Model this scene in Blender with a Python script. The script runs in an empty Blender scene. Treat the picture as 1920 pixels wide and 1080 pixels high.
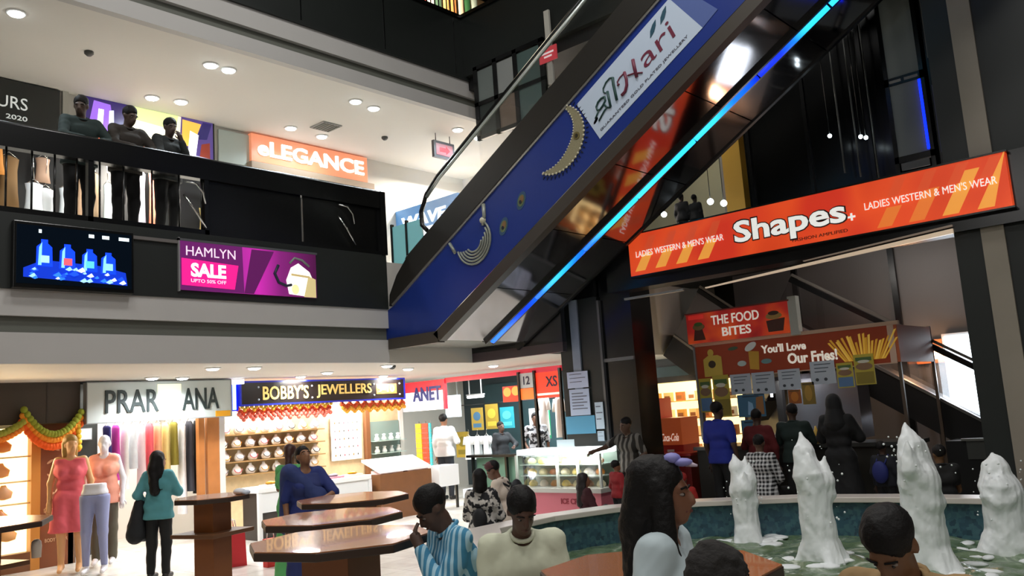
import bpy, bmesh, math, random
import numpy as np
from mathutils import Vector, Matrix
random.seed(7)
sc = bpy.context.scene
COL = sc.collection
PI = math.pi
RNG = np.random.default_rng(5)

# ---------------------------------------------------------------- camera, world, exposure
EYE = np.array([0.0, 0.0, 1.7])
FPX = 1600.0
_ya, _pi, _ro = (math.radians(a) for a in (41.66, 8.257, -3.93))
_f = np.array([-math.cos(_pi)*math.sin(_ya), math.cos(_pi)*math.cos(_ya), math.sin(_pi)])
_r = np.array([math.cos(_ya), math.sin(_ya), 0.0])
_u = np.cross(_r, _f)
CR = math.cos(_ro)*_r + math.sin(_ro)*_u
CU = -math.sin(_ro)*_r + math.cos(_ro)*_u
cam = bpy.data.cameras.new('camera'); camo = bpy.data.objects.new('camera', cam); COL.objects.link(camo)
cam.sensor_width = 36.0; cam.lens = FPX/1920*36.0; cam.clip_start = 0.05; cam.clip_end = 200
camo.matrix_world = Matrix(((CR[0], CU[0], -_f[0], EYE[0]), (CR[1], CU[1], -_f[1], EYE[1]), (CR[2], CU[2], -_f[2], EYE[2]), (0, 0, 0, 1)))
sc.camera = camo
w = bpy.data.worlds.new('atrium_air'); sc.world = w; w.use_nodes = True
w.node_tree.nodes['Background'].inputs[0].default_value = (0.75, 0.85, 1.0, 1)
w.node_tree.nodes['Background'].inputs[1].default_value = 0.05
vs = sc.view_settings
vs.view_transform = 'Standard'; vs.look = 'None'; vs.exposure = 0.0; vs.gamma = 1.0; vs.use_curve_mapping = False
try:
    sc.cycles.max_bounces = 6; sc.cycles.diffuse_bounces = 3; sc.cycles.glossy_bounces = 3; sc.cycles.transparent_max_bounces = 8
    sc.cycles.sample_clamp_indirect = 4.0; sc.cycles.use_light_tree = True; sc.cycles.caustics_reflective = False; sc.cycles.caustics_refractive = False
except Exception:
    pass

def on(px, py, ax, val):
    d = _f + (px-960)/FPX*CR + (540-py)/FPX*CU
    a = 'xyz'.index(ax)
    return EYE + (val-EYE[a])/d[a]*d
def deep(px, py, D):
    return EYE + D*(_f + (px-960)/FPX*CR + (540-py)/FPX*CU)

def lamp(name, kind, loc, power, col=(1, 1, 1), size=0.1, parent=None, rot=(0, 0, 0), spot=None, size_y=None):
    l = bpy.data.lights.new(name, kind); o = bpy.data.objects.new(name, l); COL.objects.link(o)
    l.energy = power; l.color = col
    if kind == 'AREA':
        l.shape = 'RECTANGLE' if size_y else 'DISK'
        l.size = size
        if size_y: l.size_y = size_y
    else:
        l.shadow_soft_size = size
    if spot: l.spot_size = spot; l.spot_blend = 0.6
    o.location = loc; o.rotation_euler = rot
    if parent: o.parent = parent
    return o

# ---------------------------------------------------------------- materials
def lin(c):
    if isinstance(c, str):
        c = c.lstrip('#'); c = [int(c[i:i+2], 16)/255 for i in (0, 2, 4)]
    return tuple(x/12.92 if x <= 0.04045 else ((x+0.055)/1.055)**2.4 for x in c)
_M = {}
def mat(col, rough=0.6, metal=0.0, emit=0.0, noise=0.0, nscale=8.0, spec=0.5, trans=0.0, alpha=1.0, ecol=None, bump=0.0, key=None, coat=0.0):
    k = (col, rough, metal, emit, noise, nscale, spec, trans, alpha, ecol, bump, coat)
    if k in _M: return _M[k]
    m = bpy.data.materials.new(key or ('mat_%03d' % len(_M))); m.use_nodes = True
    nt = m.node_tree; b = nt.nodes['Principled BSDF']
    c = (*lin(col), 1)
    b.inputs['Base Color'].default_value = c; b.inputs['Roughness'].default_value = rough; b.inputs['Metallic'].default_value = metal
    b.inputs['Specular IOR Level'].default_value = spec
    if trans: b.inputs['Transmission Weight'].default_value = trans
    if coat: b.inputs['Coat Weight'].default_value = coat
    if alpha < 1: b.inputs['Alpha'].default_value = alpha
    if emit:
        b.inputs['Emission Color'].default_value = (*lin(ecol or col), 1); b.inputs['Emission Strength'].default_value = emit
    if noise or bump:
        tc = nt.nodes.new('ShaderNodeTexCoord'); n = nt.nodes.new('ShaderNodeTexNoise'); n.inputs['Scale'].default_value = nscale; n.inputs['Detail'].default_value = 5
        nt.links.new(tc.outputs['Object'], n.inputs['Vector'])
        if noise:
            mx = nt.nodes.new('ShaderNodeMix'); mx.data_type = 'RGBA'
            mx.inputs[6].default_value = tuple(x*(1-noise) for x in c[:3])+(1,); mx.inputs[7].default_value = tuple(min(1, x*(1+noise)) for x in c[:3])+(1,)
            nt.links.new(n.outputs['Fac'], mx.inputs[0]); nt.links.new(mx.outputs[2], b.inputs['Base Color'])
        if bump:
            bp = nt.nodes.new('ShaderNodeBump'); bp.inputs['Strength'].default_value = bump; bp.inputs['Distance'].default_value = 0.02
            nt.links.new(n.outputs['Fac'], bp.inputs['Height']); nt.links.new(bp.outputs['Normal'], b.inputs['Normal'])
    _M[k] = m
    return m
def em(col, s=1.0):
    return mat('#000000' if s > 3 else col, 0.5, emit=s, ecol=col, spec=0.2)
def lit(col, s=0.8):           # a back-lit print: the colour both reflects a little and glows
    return mat(col, 0.35, emit=s, ecol=col)

def nodes_mat(name, build, rough=0.5, spec=0.5):
    m = bpy.data.materials.new(name); m.use_nodes = True
    nt = m.node_tree; b = nt.nodes['Principled BSDF']; b.inputs['Roughness'].default_value = rough; b.inputs['Specular IOR Level'].default_value = spec
    build(nt, b, lambda t: nt.nodes.new(t), nt.links.new)
    return m
def ramp(N, stops):
    r = N('ShaderNodeValToRGB'); e = r.color_ramp.elements
    while len(e) < len(stops): e.new(0.5)
    for k, (p, c) in enumerate(stops): e[k].position = p; e[k].color = (*lin(c), 1)
    return r

# ---------------------------------------------------------------- mesh builder
_tcache = {}
def glyphs(body, bold=0.0, res=3):
    k = (body, bold)
    if k in _tcache: return _tcache[k]
    cu = bpy.data.curves.new('txt', 'FONT'); cu.body = body; cu.size = 1; cu.offset = bold; cu.resolution_u = res; cu.align_x = 'LEFT'
    cu.fill_mode = 'BOTH'; cu.extrude = 0.0
    o = bpy.data.objects.new('txt', cu); COL.objects.link(o)
    dg = bpy.context.evaluated_depsgraph_get(); dg.update()
    me = bpy.data.meshes.new_from_object(o.evaluated_get(dg))
    v = np.array([tuple(x.co) for x in me.vertices]) if len(me.vertices) else np.zeros((0, 3))
    f = [tuple(p.vertices) for p in me.polygons]
    bpy.data.objects.remove(o); bpy.data.curves.remove(cu); bpy.data.meshes.remove(me)
    _tcache[k] = (v, f)
    return v, f

class MB:
    def __init__(s): s.v = []; s.f = []; s.m = []; s.mats = []; s.smooth = []
    def mi(s, m):
        if m not in s.mats: s.mats.append(m)
        return s.mats.index(m)
    def raw(s, vs, fs, m, smooth=False, xf=None):
        n = len(s.v)
        s.v += [tuple(xf @ Vector(v)) if xf else tuple(v) for v in vs]
        i = s.mi(m)
        for f in fs: s.f.append(tuple(n+k for k in f)); s.m.append(i); s.smooth.append(smooth)
        return s
    def box(s, x0, x1, y0, y1, z0, z1, m, xf=None):
        vs = [(x, y, z) for x in (x0, x1) for y in (y0, y1) for z in (z0, z1)]
        return s.raw(vs, [(0, 1, 3, 2), (4, 6, 7, 5), (0, 4, 5, 1), (2, 3, 7, 6), (0, 2, 6, 4), (1, 5, 7, 3)], m, xf=xf)
    def prism(s, pts, y0, y1, m, xf=None, plane='xz'):   # polygon in xz (facing -y) extruded along y; or 'xy' extruded along z; 'yz' along x
        n = len(pts)
        mk = {'xz': lambda a, b, d: (a, d, b), 'xy': lambda a, b, d: (a, b, d), 'yz': lambda a, b, d: (d, a, b)}[plane]
        vs = [mk(a, b, y0) for a, b in pts] + [mk(a, b, y1) for a, b in pts]
        fs = [tuple(range(n)), tuple(range(2*n-1, n-1, -1))] + [(k, n+k, n+(k+1) % n, (k+1) % n) for k in range(n)]
        return s.raw(vs, fs, m, xf=xf)
    def ell(s, cx, cz, rx, rz, y0, y1, m, n=20, rot=0, xf=None):
        c, q = math.cos(rot), math.sin(rot)
        p = [(rx*math.cos(2*PI*k/n), rz*math.sin(2*PI*k/n)) for k in range(n)]
        return s.prism([(cx+a*c-b*q, cz+a*q+b*c) for a, b in p], y0, y1, m, xf=xf)
    def lathe(s, prof, m, n=20, c=(0, 0, 0), xf=None, smooth=True, sx=1, sy=1):
        vs = []; fs = []
        for r, z in prof:
            for k in range(n):
                a = 2*PI*k/n; vs.append((c[0]+r*math.cos(a)*sx, c[1]+r*math.sin(a)*sy, c[2]+z))
        for j in range(len(prof)-1):
            for k in range(n): fs.append((j*n+k, j*n+(k+1) % n, (j+1)*n+(k+1) % n, (j+1)*n+k))
        fs.append(tuple(range(n-1, -1, -1))); fs.append(tuple(range((len(prof)-1)*n, len(prof)*n)))
        return s.raw(vs, fs, m, smooth, xf)
    def tube(s, path, r, m, n=8, xf=None, closed=False):
        P = [Vector(p) for p in path]; R = r if isinstance(r, (list, tuple)) else [r]*len(P)
        vs = []; fs = []; L = len(P); up = None
        for i, p in enumerate(P):
            t = ((P[(i+1) % L] if closed or i < L-1 else p) - (P[i-1] if closed or i > 0 else p)).normalized()
            if up is None: up = Vector((0, 0, 1)) if abs(t.z) < .9 else Vector((1, 0, 0))
            a = t.cross(up).normalized(); b = a.cross(t).normalized(); up = b
            for k in range(n):
                q = 2*PI*k/n; vs.append(p + (a*math.cos(q)+b*math.sin(q))*R[i])
        for i in range(L if closed else L-1):
            j = (i+1) % L
            for k in range(n): fs.append((i*n+k, i*n+(k+1) % n, j*n+(k+1) % n, j*n+k))
        if not closed: fs.append(tuple(range(n-1, -1, -1))); fs.append(tuple(range((L-1)*n, L*n)))
        return s.raw(vs, fs, m, True, xf)
    def ball(s, c, r, m, n=12, k=8, xf=None):
        rx, ry, rz = r if isinstance(r, (tuple, list)) else (r, r, r)
        prof = [(max(1e-4, math.sin(PI*i/k)), -math.cos(PI*i/k)) for i in range(k+1)]
        vs = []; fs = []
        for a, z in prof:
            for j in range(n): vs.append((c[0]+rx*a*math.cos(2*PI*j/n), c[1]+ry*a*math.sin(2*PI*j/n), c[2]+rz*z))
        for i in range(k):
            for j in range(n): fs.append((i*n+j, i*n+(j+1) % n, (i+1)*n+(j+1) % n, (i+1)*n+j))
        return s.raw(vs, fs, m, True, xf)
    def text(s, body, x0, x1, z0, z1, y, m, bold=0.0, th=0.006, shear=0.0, xf=None, keep=False, fn=None):
        v, f = glyphs(body, bold)
        if not len(v): return s
        lo, hi = v.min(0), v.max(0)
        sx = (x1-x0)/(hi[0]-lo[0]); sz = (z1-z0)/(hi[1]-lo[1])
        if keep: sx = sz = min(sx, sz)
        a = (v[:, 0]-lo[0])*sx + x0; b = (v[:, 1]-lo[1])*sz
        a = a + b*shear
        b = b + z0
        if fn: a, b = fn(a, b)
        n = len(v)
        vs = [(p, y, q) for p, q in zip(a, b)] + [(p, y-th, q) for p, q in zip(a, b)]
        fs = [tuple(n+k for k in p) for p in f]
        cnt = {}
        for p in f:
            for i in range(len(p)):
                e = (p[i], p[(i+1) % len(p)]); cnt[e] = 1
        for (i, j) in cnt:
            if (j, i) not in cnt: fs.append((i, j, n+j, n+i))
        return s.raw(vs, fs, m, xf=xf)
    def build(s, name, parent=None, bevel=0.0, seg=2, loc=None, org=None):
        if org is not None: s.v = [(a-org[0], b-org[1], c-org[2]) for a, b, c in s.v]
        me = bpy.data.meshes.new(name); me.from_pydata(s.v, [], s.f); me.update()
        for m in s.mats: me.materials.append(m)
        me.polygons.foreach_set('material_index', s.m); me.polygons.foreach_set('use_smooth', s.smooth)
        bm = bmesh.new(); bm.from_mesh(me); bmesh.ops.recalc_face_normals(bm, faces=bm.faces); bm.to_mesh(me); bm.free()
        o = bpy.data.objects.new(name, me); COL.objects.link(o)
        if parent: o.parent = parent
        if loc is not None: o.location = loc
        if bevel:
            b = o.modifiers.new('bevel', 'BEVEL'); b.width = bevel; b.segments = seg; b.limit_method = 'ANGLE'; b.angle_limit = 0.7
        return o

def thing(name, label, cat, loc=(0, 0, 0), rz=0.0, group=None):
    o = bpy.data.objects.new(name, None); COL.objects.link(o); o.empty_display_size = 0.1
    o.location = loc; o.rotation_euler = (0, 0, rz); o['label'] = label; o['category'] = cat
    if group: o['group'] = group
    return o
def tag(o, label, cat, group=None, kind=None):
    o['label'] = label; o['category'] = cat
    if group: o['group'] = group
    if kind: o['kind'] = kind
    return o
def struct(mb, name, parent=None, bevel=0.0):
    o = mb.build(name, parent, bevel); o['kind'] = 'structure'
    return o
def dup(root, loc, rz=None, label=None, group=None):
    r = root.copy(); COL.objects.link(r); r.location = loc
    if rz is not None: r.rotation_euler = (0, 0, rz)
    if label: r['label'] = label
    if group: r['group'] = group
    for ch in list(root.children):
        c = ch.copy(); COL.objects.link(c); c.parent = r
        for g in list(ch.children):
            d = g.copy(); COL.objects.link(d); d.parent = c
    return r
LZ = PI/2   # things on the left side face +x: local x runs along world y, local y into the wall
def RZ(px, py, D): return deep(px, py, D)
# ---------------------------------------------------------------- large area lights added as unseen fill; downlights carry their own
XF, XW, XS = -10.05, -13.0, -13.2       # balcony edge, upper shop wall, ground shop fronts (left side)
YR = 10.4                                # balcony edge of the far side
SOF, SLAB, FL1, CE1 = 2.57, 3.38, 4.15, 6.90
WARM, COOL, DAY = (1.0, 0.72, 0.42), (0.82, 0.93, 1.0), (1.0, 0.97, 0.92)

# unseen lamps added to brighten the atrium: overhead, opposite side, behind the camera
for x, y, p in ((-5.5, 1.5, 165), (-1.0, 1.0, 150), (-5.2, 5.6, 230), (-0.5, 6.0, 230)):
    lamp('atrium_roof_fill', 'AREA', (x, y, 11.3), p, (1, .98, .95), 1.4)
for y, p in ((-2.0, 70), (3.0, 70)):
    lamp('opposite_fill', 'AREA', (4.6, y, 6.6), p, (1, .97, .93), 1.2, None, (0, math.radians(68), 0))  # added side fill for the left fascia
for x, p in ((-4.5, 62), (0.5, 62)):
    lamp('camera_side_fill', 'AREA', (x, -4.6, 6.6), p, (1, .97, .93), 1.2, None, (math.radians(62), 0, 0))  # added frontal fill for the fountain and stall

lamp('hall_fill', 'AREA', (-4.6, 11.6, 3.8), 20, (1, .93, .86), 1.6, None, (math.radians(42), 0, 0), size_y=.2)  # unseen lamp added to lift the dark steel hall

# ---------------------------------------------------------------- setting materials
def _floor(nt, b, N, K):
    tc = N('ShaderNodeTexCoord'); br = N('ShaderNodeTexBrick'); br.offset = 0; br.inputs['Scale'].default_value = 1.0
    br.inputs['Brick Width'].default_value = 0.6; br.inputs['Row Height'].default_value = 0.6; br.inputs['Mortar Size'].default_value = 0.004
    br.inputs['Color1'].default_value = (*lin('#e6e2da'), 1); br.inputs['Color2'].default_value = (*lin('#dcd8cf'), 1); br.inputs['Mortar'].default_value = (*lin('#a8a49c'), 1)
    K(tc.outputs['Object'], br.inputs['Vector'])
    n = N('ShaderNodeTexNoise'); n.inputs['Scale'].default_value = 3; n.inputs['Detail'].default_value = 8; K(tc.outputs['Object'], n.inputs['Vector'])
    mx = N('ShaderNodeMix'); mx.data_type = 'RGBA'; mx.blend_type = 'MULTIPLY'; mx.inputs[0].default_value = 0.35
    r = ramp(N, [(0.35, '#b8b0a4'), (0.65, '#ffffff')]); K(n.outputs['Fac'], r.inputs[0]); K(br.outputs['Color'], mx.inputs[6]); K(r.outputs[0], mx.inputs[7]); K(mx.outputs[2], b.inputs['Base Color'])
M_FLOOR = nodes_mat('marble_floor', _floor, 0.18)
M_CEIL = mat('#d8d4cc', 0.7, noise=0.05, nscale=0.6)
M_GREY = mat('#b9b7b4', 0.65, noise=0.06, nscale=1.5)
M_GREYD = mat('#62645c', 0.7)
M_BLACK = mat('#0c0d0d', 0.25)
M_BLACKM = mat('#0b0b0c', 0.6)
M_CHAR = mat('#1d211f', 0.45, noise=0.15, nscale=2)
M_STEEL = mat('#8d8f92', 0.16, 1.0, bump=0.03, nscale=3)
M_STEELB = mat('#6f6e70', 0.38, 0.6, bump=0.05, nscale=2)
M_CHROME = mat('#d5d5d2', 0.15, 1.0)
M_WALL = mat('#d2cfc6', 0.7)
M_BROWN = mat('#3a332a', 0.5)
M_GLASS = mat('#dfe9ea', 0.03, trans=1.0, alpha=0.25)
M_DGLASS = mat('#20262a', 0.05, trans=1.0, alpha=0.35)
M_LAMP = em('#f2fbff', 22)
M_LAMPW = em('#ffd9a0', 18)

# ---------------------------------------------------------------- the setting
struct(MB().box(-18, 6, -6, 19, -0.2, 0, M_FLOOR), 'floor')
s = MB()
s.box(-18, XF-.12, -6, 16, SOF, FL1, M_CEIL)
struct(s, 'ceiling')                                                   # floor slab of the left gallery, its underside the shops' ceiling
s = MB(); s.box(XF-.12, XF, -6, 8.4, SOF, 2.91, M_GREY); s.box(XF-.12, XF-.05, -6, 8.4, 2.91, 3.09, M_GREYD); s.box(XF-.12, XF+.01, -6, 8.4, 3.09, SLAB, M_GREY)
struct(s, 'trim_1')
struct(MB().box(XF-.12, XF+.03, -6, 8.4, SLAB, 4.22, M_CHAR), 'trim_2')
s = MB(); s.box(XF-.12, -8.6, YR, 16, SOF, FL1, M_CEIL); struct(s, 'ceiling')
s = MB(); s.box(XF-.12, -8.2, YR-.1, YR, SOF, 2.72, mat('#3a2f33', .4)); s.box(XF-.12, -8.2, YR-.1, YR, 2.72, FL1, M_BLACK); struct(s, 'trim_3')
# upper floors, left
struct(MB().box(-18, XF-.12, -6, 16, CE1, 8.3, M_CEIL), 'ceiling')
s = MB(); s.box(XF-.12, XF, -6, 12.4, CE1, 7.12, M_GREY); s.box(XF-.12, XF-.06, -6, 12.4, 7.12, 7.27, M_GREYD); s.box(XF-.12, XF+.01, -6, 12.4, 7.27, 7.56, M_GREY)
s.box(XF-.12, XF+.05, -6, 12.4, 7.56, 7.62, M_CHAR)
struct(s, 'trim_4')
s = MB(); s.box(XF-.1, XF, -6, YR, 7.62, 8.72, M_CHAR); s.box(XF-.12, XF+.04, -6, YR+.04, 8.72, 8.78, M_BLACK)
for k in range(8): s.box(XF-.001, XF+.006, -1+k*1.6, -.98+k*1.6, 7.64, 8.7, M_BLACK)
struct(s, 'trim_5')
s = MB(); s.box(XF, 6, YR, YR+.1, 7.62, 8.72, M_CHAR); s.box(XF, 6, YR-.04, YR+.12, 8.72, 8.78, M_BLACK); struct(s, 'trim_6')
struct(MB().box(XF, 6, YR+.1, 16, 7.4, 7.62, M_BLACKM), 'ceiling')
struct(MB().box(-13.1, XW, -6, 16, 4.15, CE1, M_WALL), 'wall_left')
struct(MB().box(-13.2, -13.0, 6, 16, 8.3, 11.5, mat('#c9a77c', .6)), 'wall_upper')
struct(MB().box(-18, 6, -6, 19, 11.6, 11.8, M_BLACKM), 'ceiling')
# far side
struct(MB().box(-18, 6, 16.2, 16.4, 0, 11.6, M_BLACKM), 'wall_back')
struct(MB().box(5.8, 6, -6, 19, 0, 11.6, M_BLACKM), 'wall_right')
struct(MB().box(-18, 6, -6.2, -6, 0, 11.6, M_BLACKM), 'wall_front')
struct(MB().box(-18.2, -18, -6, 19, 0, 11.6, M_BLACKM), 'wall_left')
s = MB(); s.box(-7.35, 5.8, YR, YR+.35, 3.36, 4.15, M_BLACK); struct(s, 'beam')
s = MB(); s.prism([(-5.7, 3.20), (-2.55, 3.40), (-2.55, 3.345), (-5.7, 3.185)], YR-.05, YR-.01, mat('#c9b39a', .3, emit=.55)); s.prism([(-4.3, 3.33), (-2.55, 3.445), (-2.55, 3.425), (-4.3, 3.32)], YR-.05, YR-.01, mat('#8a7a6c', .3, emit=.3))
tag(s.build('light_strip'), 'thin pale cove light strip under the orange fashion banner', 'light strip')
s = MB(); s.box(-7.1, -6.1, YR+.05, YR+.1, 3.22, 3.25, mat('#8f8f8c', .4)); struct(s, 'trim_7')
# first-floor gallery across: floor, dark wall, open lit bay
struct(MB().box(-7.35, -5.5, YR+.35, 12.6, 3.9, 4.15, M_BLACKM), 'ceiling')
s = MB(); s.box(-5.55, 5.8, 11.7, 11.8, 4.42, 7.4, M_BLACK)
for x in (-5.5, -4.6, -3.75): s.box(x, x+.05, 11.66, 11.7, 4.15, 7.4, mat('#161616', .3))
struct(s, 'wall_gallery')
struct(MB().box(-9.9, -5.6, 14.9, 15.0, 4.15, 7.4, mat('#8d8a72', .7)), 'wall_gallery')
struct(MB().box(-6.9, -6.55, 13.6, 13.9, 4.15, 7.4, mat('#c79a2e', .6)), 'column')
struct(MB().box(-9.9, -5.5, 12.6, 15.0, 3.9, 4.15, M_BLACKM), 'ceiling')
# pillars
s = MB(); s.box(-8.45, -7.68, YR+.15, YR+.75, 0, 3.36, M_CHAR); s.box(-8.45, -7.68, YR+.1, YR+.75, 3.36, 4.15, M_BLACK)
s.box(-8.2, -8.05, YR+.12, YR+.16, 1.9, 3.5, mat('#8e97a8', .4, noise=.2, nscale=5)); struct(s, 'pillar')
s = MB(); s.box(-7.66, -7.1, YR+.2, YR+.75, 0, 4.15, M_BLACK); s.box(-7.68, -7.64, YR+.14, YR+.2, 0, 3.3, mat('#5a5a5c', .3)); s.box(-7.66, -7.1, YR+.16, YR+.2, 2.35, 2.40, mat('#6a6a6c', .3)); struct(s, 'pillar')
s = MB(); s.box(-2.58, -1.2, YR+.1, YR+.8, 0, 7.4, M_CHAR); s.box(-2.30, -2.07, YR+.06, YR+.1, 0.1, 7.4, mat('#8f877a', .55, noise=.15, nscale=2)); struct(s, 'pillar')
# steel-clad escalator hall behind the food stall
s = MB(); s.box(-7.35, 5.8, 14.4, 14.5, 0, 7.0, mat('#6e6a68', .42, .35, bump=.05, nscale=2))
for x in (-6.2, -4.55, -2.9): s.box(x, x+.09, 14.33, 14.4, 0, 7.0, M_BLACK)
struct(s, 'wall_steel')
# ground shops, left: party walls and backs
s = MB(); s.box(-15.5, -15.4, -6, 16, 0, SOF, M_WALL); struct(s, 'wall_left')
for i, (y, x1) in enumerate(((3.3, XS), (5.02, XS), (7.38, XS), (12.15, -14.25))):
    struct(MB().box(-15.4, x1, y-.05, y+.05, 0, SOF, mat('#6b4f3a', .5) if i < 2 else M_WALL), 'wall_partition')
struct(MB().box(-15.4, -8.6, 15.2, 15.3, 0, SOF, mat('#39474c', .5)), 'wall_shops')

# ---------------------------------------------------------------- downlights
def downlight(x, y, z, label, grp, power=30, col=COOL, r=0.085):
    t = thing('downlight', label, 'ceiling light', (x, y, z), 0, grp)
    MB().lathe([(r+.03, 0), (r+.03, -.012), (r+.004, -.02), (r, -.012)], mat('#e8e8e6', .4)).build('ring', t)
    MB().lathe([(r, -.012), (r*.96, -.03), (r*.6, -.04), (.001, -.043)], M_LAMP).build('lens', t)
    lamp('downlight_beam', 'SPOT', (0, 0, -.06), power*4, col, .07, t, spot=math.radians(150))
    return t
UP = [(-10.78, 3.42), (-10.75, 5.94), (-10.75, 6.22), (-12.4, 5.86), (-12.3, 6.28), (-10.63, 8.42), (-10.70, 8.85), (-12.33, 8.31), (-12.38, 9.0), (-10.63, 10.75), (-10.72, 11.4)]
UPL = ['lone bright spotlight at the near end of the upper gallery ceiling', 'left lamp of the bright pair along the balcony edge above the drinks screen', 'right lamp of the bright pair along the balcony edge above the drinks screen',
       'left lamp of the pair over the three people at the railing', 'right lamp of the pair over the three people at the railing', 'left lamp of the middle pair along the balcony edge', 'right lamp of the middle pair along the balcony edge',
       'left lamp of the pair above the salmon shop sign', 'right lamp of the pair above the salmon shop sign, beside the air vent', 'left lamp of the far pair seen past the escalator handrail', 'right lamp of the far pair seen through the escalator glass']
for (x, y), l in zip(UP, UPL): downlight(x, y, CE1, l, 'upper gallery downlights', 15)
DN = [(-12.44, 5.85), (-12.54, 6.37), (-10.77, 5.9), (-10.72, 6.5), (-12.7, 8.6), (-11.84, 8.54), (-10.52, 8.73), (-12.9, 10.6), (-11.22, 9.77), (-10.68, 11.35), (-11.6, 13.4), (-11.4, 14.3), (-10.2, 14.4)]
DNL = ['left lamp of the pair right above the white dress shop sign', 'right lamp of the pair right above the white dress shop sign', 'lower-ceiling lamp nearest the atrium edge in front of the white sign', 'lower-ceiling lamp beside the glowing blue tube',
       'lamp right above the gold letters of the jewellery sign', 'bright lamp in mid-walkway before the jewellery shop', 'small lamp near the escalator foot over the walkway', 'lamp above the right end of the jewellery sign', 'lamp between jewellery sign and red shop sign',
       'lamp nearest the corner before the red shop', 'lamp over the middle of the red corner shop', 'left lamp of the pair over the red XS banner', 'right lamp of the pair over the red XS banner']
for (x, y), l in zip(DN, DNL): downlight(x, y, SOF, l, 'lower walkway downlights', 30, (0.95, 0.97, 1.0), .08)
# ceiling fittings
def vent(x, y, z, label):
    t = thing('air_vent', label, 'vent', (x, y, z), 0); m = mat('#8b8b88', .6)
    MB().box(-.2, .2, -.2, .2, -.02, 0, m).build('frame', t)
    b = MB()
    for k in range(6): b.box(-.17, .17, -.16+k*.06, -.13+k*.06, -.03, -.02, M_GREYD)
    b.build('louvre', t)
vent(-11.9, 8.75, CE1, 'square grey air vent in the upper ceiling between two lamps')
def detector(x, y, z, label):
    t = tag(MB().lathe([(.06, 0), (.06, -.03), (.03, -.06), (.01, -.065)], mat('#3a3a38', .5), 14).build('smoke_detector', loc=(x, y, z)), label, 'smoke detector')
detector(-11.35, 4.5, CE1, 'small dark smoke detector alone on the upper ceiling')
detector(-11.75, 9.95, CE1, 'small dark smoke detector near the hanging sign')
detector(-10.6, 8.9, SOF, 'dark dome detector on the lower ceiling near the escalator foot')
# ---------------------------------------------------------------- left balcony railing
def RT(a, b): return random.uniform(a, b)
def board(name, label, cat, loc, rz, wd, ht, face, frame, th=.08, fr=.02, group=None, pname='board'):
    """A sign box: local x 0..wd, z 0..ht, face at y=-th."""
    t = thing(name, label, cat, loc, rz, group)
    b = MB(); b.box(0, wd, -th, 0, 0, ht, face); b.build(pname, t)
    if frame:
        f = MB(); f.box(-fr, wd+fr, -th-.01, .0, ht, ht+fr, frame); f.box(-fr, wd+fr, -th-.01, .0, -fr, 0, frame); f.box(-fr, 0, -th-.01, 0, 0, ht, frame); f.box(wd, wd+fr, -th-.01, 0, 0, ht, frame)
        f.build('frame', t)
    return t
t = thing('balcony_railing', 'black balcony railing along the edge of the left upper gallery', 'railing', (XF, 3.0, 4.22), LZ)
b = MB(); b.box(-4, 5.4, -.04, .08, .73, .99, M_BLACK); b.tube([(-4, .02, 1.0), (5.4, .02, 1.0)], .035, M_BLACK); b.build('top_rail', t)
b = MB(); b.box(-4, 5.4, -.03, .06, 0, .06, M_BLACK); b.build('bottom_rail', t)
for k, y in enumerate((.12, .38, .62, .86, 1.12, 1.4, 1.75, 2.1, 2.4)):
    MB().tube([(y, .02, .05), (y, .02, .75)], .012, M_BLACK, 6).build('baluster', t)
for x in (1.0, 2.45):
    MB().box(x-.03, x+.03, -.03, .05, 0, .8, M_BLACK).build('post', t)
for x0, x1 in ((2.5, 3.9), (3.93, 5.38)):
    MB().box(x0, x1, 0, .02, .05, .74, M_BLACK).build('panel', t)
for x0, z0 in ((2.12, .2), (4.5, .22)):          # the polished grab bars on the dark panels
    MB().tube([(x0, -.06, z0+.28), (x0+.12, -.08, z0+.12), (x0+.3, -.06, z0-.12)], .014, M_CHROME).build('grab_bar', t)
    MB().tube([(x0+.02, -.05, z0+.46), (x0+.16, -.08, z0+.44), (x0+.26, -.07, z0+.34), (x0+.3, -.05, z0+.2)], .012, M_CHROME).build('curved_bar', t)
b = MB(); b.box(5.32, 5.42, -.05, .1, 0, 1.0, M_BLACK); b.build('end_post', t)
# glass end panels beyond the railing, lit goods behind
t = thing('glass_partition', 'narrow pale glass partition at the end of the balcony', 'partition', (-11.6, 9.9, 4.15), 0)
MB().box(0, .8, 0, .02, 0, 1.0, mat('#5f8e92', .2)).build('glass', t); b = MB(); b.box(-.04, 0, -.02, .04, 0, 1.05, M_BLACK); b.box(.36, .40, -.02, .04, 0, 1.05, M_BLACK); b.build('frame', t)

# ---------------------------------------------------------------- upper shop fronts
s = MB(); s.box(XW, XW+.02, 3.2, 7.3, 4.15, 6.05, mat('#141414', .4)); struct(s, 'wall_shopfront')
t = board('shop_sign', 'black shop sign with pale letters URS and 2020 at the left edge of the photo', 'sign', (XW+.02, 3.2, 6.1), LZ, 1.5, .78, M_CHAR, None)
b = MB(); wt = mat('#d8dcd8', .4, emit=.5)
b.text('FLAVOURS', -.05, 1.06, .36, .54, -.085, wt); b.text('2020', .78, 1.06, .2, .27, -.085, wt, .01); b.text('since 1980', 1.06, 1.3, .12, .15, -.085, wt)
b.build('lettering', t)
b = MB(); b.box(4.75, 4.83, -.06, 0, 6.05, 6.9, mat('#a9a79c', .6)); t0 = b.build('mullion', org=(4.75, 0, 6.05)); t0.location = (XW+.02, 4.75, 6.05); t0.rotation_euler = (0, 0, LZ); t0.name = 'trim_8'; t0['kind'] = 'structure'
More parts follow.
